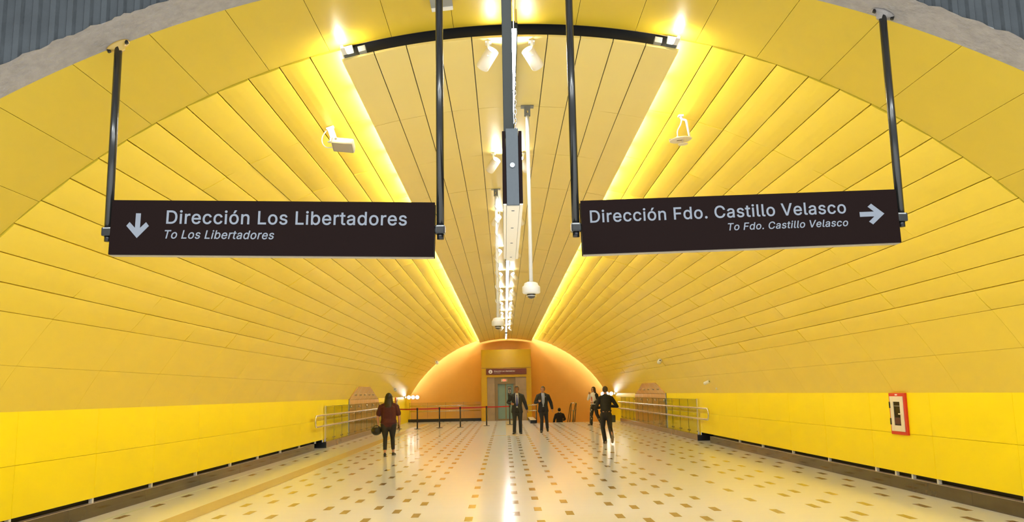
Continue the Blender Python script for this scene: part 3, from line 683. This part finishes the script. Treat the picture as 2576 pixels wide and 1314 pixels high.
screen(1, (32.4, 33.2, 36.2, 40.2), 1.88, 'peach stone screen with steel bolts rising behind the right balustrade')
# far cross balustrade on a black plinth before the orange wall
t = thing('glass_balustrade', 'glass balustrade on a black plinth along the foot of the orange wall', 'balustrade')
bm = BM(); bevelbox(bm, -5.9, -1.62, 50.5, 50.9, 0, .165, r=.004); obj('black_plinth', bm, M['blackstone'], t)
for k in range(4):
    x = -5.85+k*1.06; bm = BM(); box(bm, x, x+1.04, 50.6, 50.612, .165, 1.12); pn = obj('glass_pane', bm, M['glass'], t)
    bm = BM(); box(bm, x, x+.012, 50.598, 50.614, .165, 1.12); obj('pane_edge', bm, M['glassedge'], pn)
for z in (.93, .62):
    bm = BM(); bigtube(bm, [(-5.8,50.45,z),(-1.65,50.45,z)], .022, 10); obj('handrail', bm, M['steel'], t, True)
    bm = BM()
    for k in range(5): tube(bm, [(-5.4+k*.85,50.6,z-.06),(-5.4+k*.85,50.45,z-.01)], .008, 6)
    obj('rail_bracket', bm, M['steel'], t)
# stub balustrade at the stair head, and the double stair handrail
t = thing('stair_railing', 'steel railing on a short black block between lift and stairs', 'railing')
bm = BM(); bevelbox(bm, 1.10, 1.40, 44.85, 50.0, 0, .17, r=.004); box(bm, 1.098, 1.402, 44.83, 50.0, .17, .19, mi=1); obj('black_block', bm, [M['blackstone'], M['cream']], t)
for z in (.95, .66):
    bm = BM(); P = arc_pts([(.98,45.2,z),(1.43,45.0,z),(1.46,45.6,z),(1.46,49.9,z-1.9)], .08); bigtube(bm, P, .022, 10); obj('handrail', bm, M['steel'], t, True)
bm = BM(); tube(bm, [(1.43,45.05,0),(1.43,45.05,.94)], .024, 12); obj('post', bm, M['pipe'], t, True)
t = thing('stair_handrail', 'pair of steel stair handrails leaning down the middle of the steps', 'handrail')
for x, z1 in ((3.30, 1.02), (3.56, 1.02)):
    bm = BM(); P = [(x+.0,45.9,z1),(x-.03,46.3,.75),(x-.06,47.6,.05),(x-.1,50.2,-1.45)]; P = arc_pts([(x-.10,45.75,-.15),(x-.02,45.7,.55),(x+.03,45.7,z1),(x+.02,46.3,z1-.1),(x-.1,50.3,-1.4)], .1); bigtube(bm, P, .022, 10); obj('handrail', bm, M['pipe'], t, True)
bm = BM(); bigtube(bm, [(3.31,45.72,1.0),(3.60,45.72,1.0)], .022, 10); bigtube(bm, [(3.30,45.74,.62),(3.56,45.74,.62)], .012, 8); obj('cross_bar', bm, M['steel'], t, True)
bm = BM(); tube(bm, [(3.42,46.0,-.2),(3.45,46.0,.64)], .04, 10); obj('middle_post', bm, M['frame'], t, True)
# ============================================================ LIFT
def bx(name, m, x0, x1, y0, y1, z0, z1, par, r=.004):
    bm = BM(); bevelbox(bm, x0, x1, y0, y1, z0, z1, r=r, seg=1); return obj(name, bm, m, par)
t = thing('lift_tower', 'gold glass lift tower standing before the orange wall', 'lift', (-.13, 50, 0))
e = lambda x: x+.13
bx('upper_panel', M['gold'], e(-1.56), e(1.35), 0, 1.9, 3.06, 4.13, t); bx('header_panel', M['gold'], e(-1.56), e(1.35), .02, 1.9, 2.52, 3.05, t)
bx('left_pier', M['gold'], e(-1.58), e(-1.24), 0, 1.9, 0, 2.52, t); bx('right_pier', M['gold'], e(1.06), e(1.35), 0, 1.9, 0, 2.52, t)
bx('stone_lining', M['stone2'] if 'stone2' in M else M['stone'], e(-1.24), e(-.80), .12, 1.6, 0, 2.52, t); bx('stone_lining', M['stone'], e(.42), e(1.06), .12, 1.6, 0, 2.52, t)
for z in (.9, 1.75): bx('stone_joint', M['frame'], e(.42), e(1.06), .115, .13, z, z+.012, t)
dfm = bx('door_frame', M['frame'], e(-.80), e(.42), .30, .5, 2.12, 2.52, t); bx('door_frame', M['frame'], e(-.80), e(-.62), .30, .5, 0, 2.12, t); bx('door_frame', M['frame'], e(.30), e(.42), .30, .5, 0, 2.12, t)
for a, b in ((-.62,-.19), (-.13, .30)):
    d = bx('lift_door', M['door'], e(a+.0), e(b), .42, .44, .08, 2.12, t)
bx('door_stile', M['frame'], e(-.19), e(-.13), .40, .46, 0, 2.12, t); bx('sill', M['frame'], e(-.62), e(.30), .38, .5, 0, .1, t)
ind = bx('floor_indicator', M['white'], e(-.42), e(-.05), .26, .30, 2.26, 2.42, t); bx('red_display', M['redled'], e(-.31), e(-.15), .252, .262, 2.30, 2.38, ind, r=.001)
w = tag(bx('lift_notice', M['darkgrey'], -.04, .17, 50.385, 50.40, 1.25, 1.98, None, r=.002), 'small dark wheelchair notice stuck to the right lift door', 'sign')
bx('pictogram_frame', M['cream'], -.02, .15, 50.379, 50.386, 1.60, 1.95, w, r=.001); bx('pictogram_field', M['blackstone'], 0, .13, 50.374, 50.380, 1.63, 1.92, w, r=.001)
bm = BM(); P = [(.06,50.37,1.87),(.06,50.37,1.76),(.095,50.37,1.76),(.11,50.37,1.69)]; bigtube(bm, P, .010, 6); bigtube(bm, [(.06+.038*math.cos(a), 50.37, 1.715+.038*math.sin(a)) for a in [R_(110+q*28) for q in range(9)]], .008, 6)
lathe(bm, [(0,0),(.016,0),(.016,.005),(0,.005)], 12, Matrix.Translation((.06,50.372,1.893)) @ Matrix.Rotation(R_(90), 4, 'X')); obj('wheelchair_symbol', bm, M['wletter'], w)
bx('notice_line', M['wletter'], .005, .125, 50.378, 50.386, 1.53, 1.545, w, r=.001); bx('lower_symbol', M['wletter'], .04, .10, 50.378, 50.386, 1.30, 1.37, w, r=.001)
for z in (3.06,): bx('joint', M['frame'], e(-1.56), e(1.35), -.004, .01, z-.006, z+.006, t)
s2 = thing('lift_sign', 'long red-brown sign with white badge above the lift door', 'sign', (-.10, 49.97, 2.84))
bx('sign_board', M['brown2'], -1.18, 1.18, 0, .03, -.17, .17, s2)
bm = BM(); lathe(bm, [(0,0),(.115,0),(.115,.006),(0,.006)], 28, Matrix.Translation((-.93,0,0)) @ Matrix.Rotation(R_(90), 4, 'X')); bd = obj('round_badge', bm, M['wletter'], s2)
bm = BM(); prism(bm, [(-.012,.07),(.012,.07),(.012,-.02),(.045,-.02),(0,-.075),(-.045,-.02),(-.012,-.02)], -.012, -.006, T=Matrix.Translation((-.93,0,0))); obj('badge_arrow', bm, M['brown2'], bd)
text('Dirección Los Libertadores', -.72, -.01, 1.22, .075, s2, M['wletter'], bold=.012, y=-.004); text('To Los Libertadores', -.72, -.085, .37, .028, s2, M['wletter'], shear=.2, bold=.01, y=-.004, name='small_lettering')
# ============================================================ WALL FLOODS
for s, y0, nm in ((-1, 49.0, 'left'), (1, 47.5, 'right')):
    t = thing('wall_floodlight', 'row of three glaring white floodlights low on the far %s wall' % nm, 'floodlight', (s*5.72, y0, 1.46), (0, 0, 0))
    bm = BM(); bevelbox(bm, *sorted((s*.12, s*.18)), -.5, .6, -.05, .05, r=.004); obj('mount_bar', bm, M['white'], t)
    for k in range(3):
        c = Vector((-s*.0+s*(-.02-.24*k)+s*.0, .1, 0)); T = Matrix.Translation(c) @ Matrix.Rotation(R_(97), 4, 'X')
        bm = BM(); lathe(bm, [(0,-.12),(.07,-.11),(.105,-.03),(.112,.03),(.114,.13),(.106,.13),(.104,.02),(0,.0)], 24, T); lb = obj('lamp_head', bm, M['white'], t, True)
        bm = BM(); lathe(bm, [(0,.012),(.098,.012),(.098,.03),(0,.045)], 24, T); obj('lens', bm, M['flood'], lb)
    bm = BM(); bigtube(bm, [(s*.15,.25,0),(-s*.45,.25,0)], .014, 8); obj('bracket_rail', bm, M['white'], t, True)
# ============================================================ QUEUE BARRIER
PB = [(-5.27,40.87),(-4.34,40.44),(-3.37,41.35),(-2.37,41.35),(-1.14,42.73),(.02,43.72)]
names = ['leftmost, behind the long-haired woman','second from the left','third from the left','fourth from the left','fifth, in front of the lift pier','rightmost, beside the man with the blue tie']
st0 = None
for i, (x, y) in enumerate(PB):
    t = thing('queue_post', 'black belt barrier post, '+names[i], 'barrier post', (x, y, 0), group='black belt barrier posts before the orange wall')
    if st0 is None:
        bm = BM(); lathe(bm, [(0,0),(.16,0),(.165,.008),(.15,.018),(.03,.03),(0,.03)], 28); obj('base', bm, M['postb'], t, True)
        bm = BM(); loft(bm, [((0,0,.02), .032), ((0,0,.88), .032)], 16); obj('pole', bm, M['postb'], t, True)
        bm = BM(); lathe(bm, [(0,.87),(.042,.87),(.045,.88),(.045,.965),(.038,.975),(0,.975)], 20); obj('belt_head', bm, M['postb'], t, True); st0 = t
    else:
        for c in st0.children:
            if c.name.startswith('belt') and not c.name.startswith('belt_head'): continue
            d = c.copy(); COL.objects.link(d); d.parent = t
    if i < len(PB)-1:
        d = Vector((PB[i+1][0]-x, PB[i+1][1]-y, 0)); nn = Vector((-d.y, d.x, 0)).normalized()*.003; bm = BM()
        n = 8
        for k in range(n):
            a, b = d*(k/n), d*((k+1)/n); sa, sb = .010*math.sin(math.pi*k/n), .010*math.sin(math.pi*(k+1)/n)
            V = [bm.verts.new(p) for p in (a-nn+Vector((0,0,.895-sa)), b-nn+Vector((0,0,.895-sb)), b-nn+Vector((0,0,.95-sb)), a-nn+Vector((0,0,.95-sa)), a+nn+Vector((0,0,.895-sa)), b+nn+Vector((0,0,.895-sb)), b+nn+Vector((0,0,.95-sb)), a+nn+Vector((0,0,.95-sa)))]
            for f in ((0,1,2,3),(7,6,5,4),(0,4,5,1),(3,2,6,7)): bm.faces.new([V[q] for q in f])
        obj('belt', bm, M['belt'], t)
#PEOPLE
# ============================================================ PEOPLE
def remesh(name, bm, vox, m, parent, sm=3, cut=None, thick=0, keep=None):
    me = bpy.data.meshes.new('t'); bmesh.ops.recalc_face_normals(bm, faces=bm.faces); bm.to_mesh(me); bm.free(); o = bpy.data.objects.new('t', me); COL.objects.link(o)
    r = o.modifiers.new('r', 'REMESH'); r.mode = 'VOXEL'; r.voxel_size = vox
    s = o.modifiers.new('s', 'SMOOTH'); s.factor = .5; s.iterations = sm
    bpy.context.view_layer.update()
    m2 = bpy.data.meshes.new_from_object(o.evaluated_get(bpy.context.evaluated_depsgraph_get())); bpy.data.objects.remove(o)
    b = bmesh.new(); b.from_mesh(m2)
    if cut: bmesh.ops.delete(b, geom=[f for f in b.faces if cut(f.calc_center_median(), f.normal)], context='FACES')
    if thick: bmesh.ops.solidify(b, geom=b.faces[:], thickness=thick)
    b.to_mesh(m2); b.free(); return link(name, m2, m, parent, True)
def limb(bm, pts, seg=14, ref=None):
    """pts: (p, r[, rv]) with rounded ends"""
    st = [(Vector(p[0]), p[1], p[2] if len(p) > 2 else p[1]) for p in pts]
    a, b = st[0], st[1]; d = (a[0]-b[0]).normalized(); e, c = st[-1], st[-2]; d2 = (e[0]-c[0]).normalized(); r0 = min(a[1:]); r1 = min(e[1:])
    S = [(a[0]+d*r0*.95, a[1]*.3, a[2]*.3), (a[0]+d*r0*.7, a[1]*.7, a[2]*.7)] + st + [(e[0]+d2*r1*.7, e[1]*.7, e[2]*.7), (e[0]+d2*r1*.95, e[1]*.3, e[2]*.3)]
    loft(bm, S, seg, ref)
def ball(bm, c, r, T=None):
    b2 = bmesh.new(); bmesh.ops.create_icosphere(b2, subdivisions=3, radius=1)
    for v in b2.verts: v.co = Vector((v.co.x*r[0], v.co.y*r[1], v.co.z*r[2]))
    if T is not None: bmesh.ops.transform(b2, matrix=T, verts=b2.verts)
    bmesh.ops.translate(b2, vec=Vector(c), verts=b2.verts); merge(bm, b2)
def hand(bm, w, d, thumb, curl=.5):
    """w wrist, d pointing direction of the hand, thumb side direction; fingers curl towards the palm normal"""
    w, d, t = Vector(w), Vector(d).normalized(), Vector(thumb).normalized(); t = (t-d*t.dot(d)).normalized(); n = t.cross(d)
    if n.y > 0.2 and abs(n.y) > abs(n.x): n = -n
    limb(bm, [(w-d*.03, .026, .022), (w+d*.02, .034, .019), (w+d*.085, .040, .015)], 12, ref=t)
    for k, (o, L) in enumerate(((.030,.070),(.010,.078),(-.011,.072),(-.031,.056))):
        p = w+d*.085+t*o; a = curl*.5; q = p+(d*math.cos(a)+n*math.sin(a))*L*.45; a = curl*1.3; q2 = q+(d*math.cos(a)+n*math.sin(a))*L*.32; a = curl*2.0; q3 = q2+(d*math.cos(a)+n*math.sin(a))*L*.25
        limb(bm, [(p, .0095), (q, .009), (q2, .0085), (q3, .0075)], 8)
    p = w+d*.03+t*.026; q = p+(d*.6+t*.75+n*.2).normalized()*.036; q2 = q+(d*.9+t*.2+n*.3).normalized()*.032; limb(bm, [(p, .012), (q, .0105), (q2, .0085)], 8)
V3 = Vector
def person(label, x, y, z, yaw, H, P, kind):
    """joints P in metres for a 1.75 m figure facing -y, feet at 0"""
    t = thing('person', label, 'person', (x, y, z), (0, 0, yaw)); t.scale = (H/1.75,)*3
    lean = P.get('lean', 0); hp = V3(P.get('head', (0, -.015+lean, 1.625))); nb = V3((lean*.1, lean*.8, 1.44)); w = P.get('w', 1.0); sk = M[P.get('skin', 'skin')]
    sh = P.get('sw', .185)
    HR = Matrix.Rotation(P.get('hyaw', 0), 4, 'Z')
    # --- body, one continuous surface
    bm = BM()
    limb(bm, [(V3((0,0,.90)), .150*w, .105*w), (V3((0,0,1.06)), .130*w, .095*w), (V3((0,lean*.5,1.24)), .150*w, .105*w), (V3((0,lean*.7,1.38)), .155*w, .09*w), (nb, .09, .07)], 16, ref=(1,0,0))
    limb(bm, [(nb-V3((0,0,.04)), .06), (nb+V3((0,-.005,.05)), .054), (hp-V3((0,-.01,.07)), .052)], 14)
    ball(bm, hp+V3((0,.012,.03)), (.076,.094,.095)); 
    def hl(p): return hp+HR@V3(p)
    limb(bm, [(hl((0,-.03,.02)), .068, .06), (hl((0,-.035,-.04)), .058, .05), (hl((0,-.045,-.085)), .036, .032)], 14, ref=(1,0,0))
    limb(bm, [(hl((0,-.088,.02)), .009), (hl((0,-.10,-.012)), .012), (hl((0,-.105,-.024)), .014)], 8)      # nose
    for s in (-1, 1):
        ball(bm, hl((s*.076,.0,.0)), (.010,.02,.032)); ball(bm, hl((s*.03,-.075,-.02)), (.022,.018,.02)); ball(bm, hl((s*.03,-.078,.035)), (.026,.016,.01))
    ball(bm, hl((0,-.085,-.055)), (.024,.014,.012)); ball(bm, hl((0,-.075,-.09)), (.024,.02,.016))
    for s, k in ((-1,'R'), (1,'L')):
        S = V3((s*sh, lean*.7, 1.40)); e, wr = V3(P['el'+k]), V3(P['wr'+k]); aw = P.get('aw', 1)
        limb(bm, [(S*.7+V3((0,0,.42)), .055), (S, .052*aw), (S*.5+e*.5, .046*aw), (e, .038*aw), (e*.5+wr*.5, .036*aw), (wr, .026)], 12)
        hand(bm, wr, P['hd'+k], P.get('th'+k, (0,-1,0)), P.get('curl'+k, .55))
        hj, kn, an = V3((s*.09*w,0,.90)), V3(P['kn'+k]), V3(P['an'+k])
        limb(bm, [(hj, .085*w), (hj*.5+kn*.5, .072*w), (kn, .052), (kn*.6+an*.4, .052), (an, .036)], 14)
        td = V3(P.get('td'+k, (s*.15,-1,0))).normalized(); up = V3((0,0,1)); up = (up-td*up.dot(td)).normalized()
        limb(bm, [(an-td*.03-up*.045, .035, .03), (an+td*.06-up*.05, .032, .04), (an+td*.15-up*.065, .02, .038)], 12, ref=up)
    remesh('body', bm, .0065, sk, t, 3)
    # --- face
    for s in (-1, 1):
        bm = BM(); ball(bm, hl((s*.031,-.088,.018)), (.013,.006,.006)); obj('eye', bm, M['eye'], t, True)
        bm = BM(); limb(bm, [(hl((s*.014,-.094,.041)), .005), (hl((s*.05,-.082,.042)), .004)], 8); obj('eyebrow', bm, M[P.get('hair','hair')], t, True)
    bm = BM(); limb(bm, [(hl((-.02,-.095,-.054)), .005), (hl((0,-.102,-.053)), .007), (hl((.02,-.095,-.054)), .005)], 8); obj('lips', bm, M['lips'], t, True)
    # --- hair
    hm = M[P.get('hair', 'hair')]; bm = BM(); g = P.get('hairpad', .008)
    ball(bm, hp+HR@V3((0,.018,.035)), (.078+g,.095+g,.097+g))
    if P.get('long'):
        L = P['long']; bk = HR@V3((0,1,0)); sd = HR@V3((1,0,0))
        limb(bm, [(hp+bk*.03+V3((0,0,.04)), .088, .085), (hp+bk*.055+V3((0,0,-.06)), .095, .06), (hp+bk*.085+V3((0,0,-.18)), .105, .045), (V3((hp.x,0,hp.z))+bk*.125+V3((0,0,-.18-L*.5)), .085, .035), (V3((hp.x,0,hp.z))+bk*.125+V3((0,0,-.18-L)), .04, .02)], 16, ref=sd)
        for s in (-1, 1): limb(bm, [(hl((s*.075,.0,.04)), .03), (hl((s*.088,.01,-.06)), .028), (hl((s*.10,.02,-.16)), .03), (hl((s*.10,.03,-.25)), .018)], 10)
        hc = lambda c, n: (HR.inverted()@(c-hp)).y < -.045 and (HR.inverted()@(c-hp)).z < .085
    else: hc = lambda c, n: ((HR.inverted()@(c-hp)).y < -.03-.0 and (HR.inverted()@(c-hp)).z < .088) or (HR.inverted()@(c-hp)).z < -.045+.55*max(0, -(HR.inverted()@(c-hp)).y+.03)
    remesh('hair', bm, .008, hm, t, 2, cut=hc, thick=-.004)
    # --- trousers
    lw = P.get('leg', 1.0); bm = BM()
    limb(bm, [(V3((0,0,.86)), .150*w, .115*w), (V3((0,0,.95)), .165*w, .122*w), (V3((0,0,1.05)), .142*w, .108*w)], 18, ref=(1,0,0))
    hem = P.get('hem', .0)
    for s, k in ((-1,'R'), (1,'L')):
        hj, kn, an = V3((s*.088*w,0,.89)), V3(P['kn'+k]), V3(P['an'+k]); an = an+(kn-an).normalized()*hem if hem else an+V3((0,0,-.045))
        limb(bm, [(hj, .100*w), (hj*.6+kn*.4, .092*w*(.5+.5*lw)), (kn, .068*lw), (kn*.6+an*.4, max(.066*lw, .061)), (an, .060*lw if lw >= 1 else .052)], 16)
    remesh('trousers', bm, .0085, M[P['trousers']], t, 3)
    for s, k in ((-1,'R'), (1,'L')):
        an = V3(P['an'+k]); td = V3(P.get('td'+k, (s*.15,-1,0))).normalized(); up = V3((0,0,1)); up = (up-td*up.dot(td)).normalized(); bm = BM()
        limb(bm, [(an-td*.045-up*.045, .048, .036), (an+td*.03-up*.045, .046, .042), (an+td*.10-up*.058, .032, .050), (an+td*.175-up*.066, .022, .036)], 14, ref=up)
        limb(bm, [(an-td*.06-up*.088, .010, .036), (an+td*.08-up*.088, .010, .048), (an+td*.18-up*.086, .009, .032)], 12, ref=up)
        remesh('shoe', bm, .006, M[P.get('shoe', 'shoe')], t, 2)
    # --- top
    def torso(bm, a, zb, ext=0):
        limb(bm, [(V3((0,0,zb)), (.165+a)*w+ext, (.118+a)*w), (V3((0,0,1.04)), (.142+a)*w+ext*.4, (.104+a)*w), (V3((0,lean*.5,1.22)), (.165+a)*w, (.118+a)*w), (V3((0,lean*.7,1.36)), (.17+a)*w, (.105+a)*w), (V3((0,lean*.8,1.43)), .115+a, .078+a)], 20, ref=(1,0,0))
        limb(bm, [(V3((-sh*.8,lean*.7,1.40)), .052+a), (V3((0,lean*.8,1.435)), .06+a), (V3((sh*.8,lean*.7,1.40)), .052+a)], 12)
    if kind == 'suit':
        bm = BM(); torso(bm, .004, .98); limb(bm, [(nb-V3((0,0,.05)), .065), (nb+V3((0,.0,.035)), .0635), (nb+V3((0,0,.05)), .062)], 14)
        shp = remesh('shirt', bm, .008, M[P.get('shirt', 'shirt')], t, 2)
        bm = BM(); torso(bm, .02, .80, .02)
        for s, k in ((-1,'R'), (1,'L')):
            S = V3((s*sh, lean*.7, 1.395)); e, wr = V3(P['el'+k]), V3(P['wr'+k]); wr = wr+(e-wr).normalized()*.015
            limb(bm, [(S*.75+V3((0,0,.35)), .07), (S, .074), (S*.5+e*.5, .066), (e, .058), (e*.4+wr*.6, .052), (wr, .044)], 16)
        op = P.get('open', .055)
        cut = (lambda c, n: False) if P.get('back') else (lambda c, n: c.y < -.03 and abs(c.x) < (op*min(1, max(0, (c.z-.98)/.2)) + max(0, .02+(1.0-c.z)*.28)*(1 if c.z < 1.02 else 0)) and c.z > .76 and n.y < .1)
        remesh('jacket', bm, .0085, M[P.get('jacket','suit')], t, 3, cut=cut, thick=-.008)
        bm = BM(); limb(bm, [(nb+V3((0,.02,.0)), .072), (nb+V3((0,.012,.03)), .070)], 14); remesh('jacket_collar', bm, .008, M[P.get('jacket','suit')], t, 1, cut=lambda c, n: c.y < -.01)
        if not P.get('back'):
            bm = BM(); fy = -.118*w-.026
            limb(bm, [(V3((0,fy+.035+lean*.8,1.435)), .022, .010), (V3((0,fy+.016+lean*.7,1.40)), .014, .007), (V3((0,fy-.002+lean*.5,1.24)), .026, .006), (V3((0,fy+.012,1.08)), .034, .006), (V3((0,fy+.006,1.02)), .012, .004)], 10, ref=(1,0,0)); obj('necktie', bm, M[P['tie']], shp, True)
            for s in (-1, 1):
                bm = BM(); limb(bm, [(V3((s*.055,-.005,1.49)), .010, .004), (V3((s*.04,-.07,1.46)), .020, .005), (V3((s*.018,-.085,1.435)), .008, .004)], 8, ref=(0,0,1)); obj('shirt_collar', bm, M[P.get('shirt','shirt')], shp, True)
                bm = BM(); prism(bm, [(s*.062,1.44),(s*.105,1.36),(s*.09,1.33),(s*.055,1.13),(s*.05,1.14)], -.146*w-.004, -.138*w, T=None); obj('lapel', bm, M[P.get('jacket','suit')], t)
            bm = BM(); limb(bm, [(V3((-.15*w,-.03,1.02)), .018, .012), (V3((-.08*w,-.108*w,1.02)), .018, .008), (V3((.08*w,-.108*w,1.02)), .018, .008), (V3((.15*w,-.03,1.02)), .018, .012)], 8, ref=(0,0,1)); bt = obj('belt', bm, M['shoe'], t, True)
            bm = BM(); bevelbox(bm, -.02, .02, -.128*w, -.118*w, 1.003, 1.037, r=.003); obj('buckle', bm, M['buckle'], bt)
            bm = BM(); ball(bm, V3((.095,-.15*w,1.36)), (.012,.005,.012)); obj('lapel_pin', bm, M['buckle'], t, True)
        else:
            bm = BM(); limb(bm, [(nb+V3((0,.014,.03)), .066), (nb+V3((0,.012,.05)), .065)], 14); remesh('collar', bm, .008, M['shirt'], shp, 1)
    else:
        zb = P.get('topz', .92); bm = BM(); torso(bm, P.get('pad', .018), zb, P.get('flare', 0))
        for s, k in ((-1,'R'), (1,'L')):
            S = V3((s*sh, lean*.7, 1.39)); e, wr = V3(P['el'+k]), V3(P['wr'+k]); f = P.get('sleeve', 1)
            if f >= 1: limb(bm, [(S*.75+V3((0,0,.35)), .066), (S, .068), (S*.5+e*.5, .062), (e, .056), (e*.4+wr*.6, .048), (wr+(e-wr).normalized()*.01, .042)], 14)
            else: limb(bm, [(S*.75+V3((0,0,.35)), .068), (S, .078), (S*(1-f)+e*f, .082)], 14)
        limb(bm, [(nb-V3((0,0,.03)), .07), (nb+V3((0,.004,.035 if P.get('collar') else .0)), .066)], 12)
        remesh('top', bm, .0085, M[P['top']], t, 3)
    return t
walk = dict(knL=(.10,-.04,.49), anL=(.11,.05,.09), knR=(-.10,-.12,.49), anR=(-.10,-.16,.09))
person('man in charcoal suit with dark blue tie walking beside the last barrier post', .26, 33.83, 0, 0, 1.84,
    dict(elR=(-.33,.06,1.15), wrR=(-.235,-.17,1.11), hdR=(.55,-.7,-.1), thR=(.2,-.2,1), elL=(.30,.02,1.13), wrL=(.37,-.07,.90), hdL=(.1,-.15,-1), thL=(-.3,-1,0),
         knL=(.11,-.06,.49), anL=(.12,.02,.09), knR=(-.10,-.10,.49), anR=(-.12,-.10,.09), tdR=(-.25,-1,0), hyaw=-.15, trousers='suit', tie='tieb', w=1.06, open=.06, skin='skind', sw=.195), 'suit')
person('man in navy suit with light blue tie walking, one hand raised to his chest', 1.33, 34.73, 0, 0, 1.82,
    dict(elR=(-.30,.06,1.13), wrR=(-.19,-.16,1.17), hdR=(.7,-.5,.35), thR=(0,-.2,1), elL=(.31,.10,1.12), wrL=(.35,.0,.89), hdL=(.0,-.25,-1), thL=(-.3,-1,0),
         knL=(.12,-.02,.50), anL=(.16,.30,.20), tdL=(.1,-.75,-.66), knR=(-.06,-.05,.49), anR=(-.09,-.10,.09), hyaw=-.35, trousers='suitn', jacket='suitn', tie='tiel', shirt='shirtb', open=.06, lean=0), 'suit')
person('man in dark suit seen from behind, going down the stairs', 2.77, 47.25, -1.02, math.pi, 1.74,
    dict(elR=(-.30,-.02,1.14), wrR=(-.24,-.22,1.08), hdR=(.6,-.6,0), elL=(.29,.02,1.13), wrL=(.33,-.02,.88), hdL=(0,0,-1), **walk, trousers='suitn', jacket='suitn', back=True), 'suit')
mb = person('man dressed in black walking away with a small black bag on his hip', 2.88, 26.34, 0, math.pi, 1.73,
    dict(elR=(-.36,-.02,1.13), wrR=(-.16,-.30,1.14), hdR=(.8,-.6,.1), elL=(.30,-.03,1.10), wrL=(.14,-.28,1.10), hdL=(-.8,-.6,.1), thR=(0,0,1), thL=(0,0,1),
         knL=(.10,-.10,.49), anL=(.05,-.02,.09), knR=(-.11,.02,.50), anR=(-.13,.33,.24), tdR=(0,-.35,-.95), trousers='denim', top='blackc', hair='hairg', hairpad=.004, topz=1.0, collar=True, shoe='beige', leg=1.02), 'top')
bm = BM(); limb(bm, [(V3((-.10,.095,.985)), .020, .018), (V3((0,.112,.985)), .022, .016), (V3((.10,.095,.985)), .020, .018)], 10, ref=(0,0,1)); obj('bare_waist', bm, M['skin'], mb, True)
def world_thing(name, label, cat, x, y, z): return thing(name, label, cat, (x, y, z))
t = world_thing('hip_bag', 'small black bag on the hip of the man in black', 'bag', 3.08, 26.38, .76)
bm = BM(); bevelbox(bm, -.10, .09, -.07, .07, -.12, .10, r=.03); obj('pouch', bm, M['bag'], t, True)
bm = BM(); bevelbox(bm, -.09, .08, -.085, -.06, -.10, .0, r=.015); obj('front_pocket', bm, M['bag'], t, True)
bm = BM(); bigtube(bm, arc_pts([(-.09,0,.09),(-.08,0,.2),(-.05,.0,.24)], .04), .012, 8); obj('strap', bm, M['bag'], t, True)
person('long-haired woman in burgundy top and black leggings walking away', -3.33, 23.04, 0, math.pi, 1.63,
    dict(elR=(-.30,-.01,1.10), wrR=(-.30,-.10,.86), hdR=(.0,-.25,-1), thR=(.2,-1,0), elL=(.31,.0,1.10), wrL=(.30,-.04,.87), hdL=(0,-.05,-1), thL=(0,-1,0),
         knL=(.10,-.03,.49), anL=(.09,.10,.09), tdL=(.1,-1,-.1), knR=(-.10,-.10,.49), anR=(-.12,-.12,.09), w=1.24, sw=.215, aw=1.12, trousers='legg', leg=.92, hem=.10, top='burg', sleeve=.72, pad=.022, flare=.01, long=.16, hairpad=.014, topz=.93), 'top')
t = world_thing('helmet', 'black open helmet hanging from the hand of the woman in burgundy', 'helmet', -3.655, 23.05, .665)
bm = BM(); ball(bm, (0,0,0), (.135,.145,.12)); remesh('shell', bm, .012, M['bag'], t, 1, cut=lambda c, n: c.z > .07 and c.x < .05, thick=-.012)
bm = BM(); bigtube(bm, arc_pts([(-.11,0,.04),(-.06,0,.12),(.04,0,.13),(.09,0,.06)], .05), .01, 8); obj('chin_strap', bm, M['bag'], t, True)
bm = BM(); ball(bm, (0,-.06,-.01), (.11,.09,.08)); obj('visor', bm, M['dome'], t, True)
t = world_thing('mobile_phone', 'phone held in the right hand of the woman in burgundy', 'phone', -3.045, 23.14, .70)
bm = BM(); bevelbox(bm, -.006, .004, -.035, .04, -.06, .08, r=.003); obj('phone_case', bm, M['phone'], t); bm = BM(); box(bm, .0045, .0055, -.03, .035, -.05, .07); obj('phone_screen', bm, M['darkglass'], t)
w2 = person('woman in white top and flower-patterned dark trousers, hand raised to her mouth', 4.05, 41.1, 0, R_(-50), 1.80,
    dict(elR=(-.22,-.16,1.18), wrR=(-.06,-.24,1.40), hdR=(.35,-.1,1), thR=(.6,.3,0), elL=(.27,.0,1.13), wrL=(.18,-.2,1.02), hdL=(-.6,-.6,0), thL=(0,0,1),
         knL=(.13,.05,.49), anL=(.22,.26,.10), knR=(-.09,-.09,.49), anR=(-.10,-.12,.09), hyaw=-.2, trousers='floral', leg=1.15, top='shirt', hair='hairb', long=.12, hairpad=.012, topz=.98, shoe='beige', w=.98), 'top')
bm = BM(); 
for s in (1,):
    limb(bm, [(V3((.10,.02,1.43)), .07), (V3((.19,0,1.38)), .08), (V3((.24,0,1.24)), .075), (V3((.275,0,1.12)), .068), (V3((.20,-.17,1.03)), .058)], 14); limb(bm, [(V3((.09,.06,1.40)), .06), (V3((.10,.08,1.2)), .075), (V3((.09,.07,.98)), .08)], 12)
remesh('jacket', bm, .01, M['blackc'], w2, 3)
bm = BM(); prism(bm, [(-.03,1.26),(.0,1.32),(.03,1.26),(.02,1.16),(.04,1.08),(.01,1.12),(-.02,1.08),(-.02,1.18)], -.142, -.136); obj('red_print', bm, M['red'], w2)
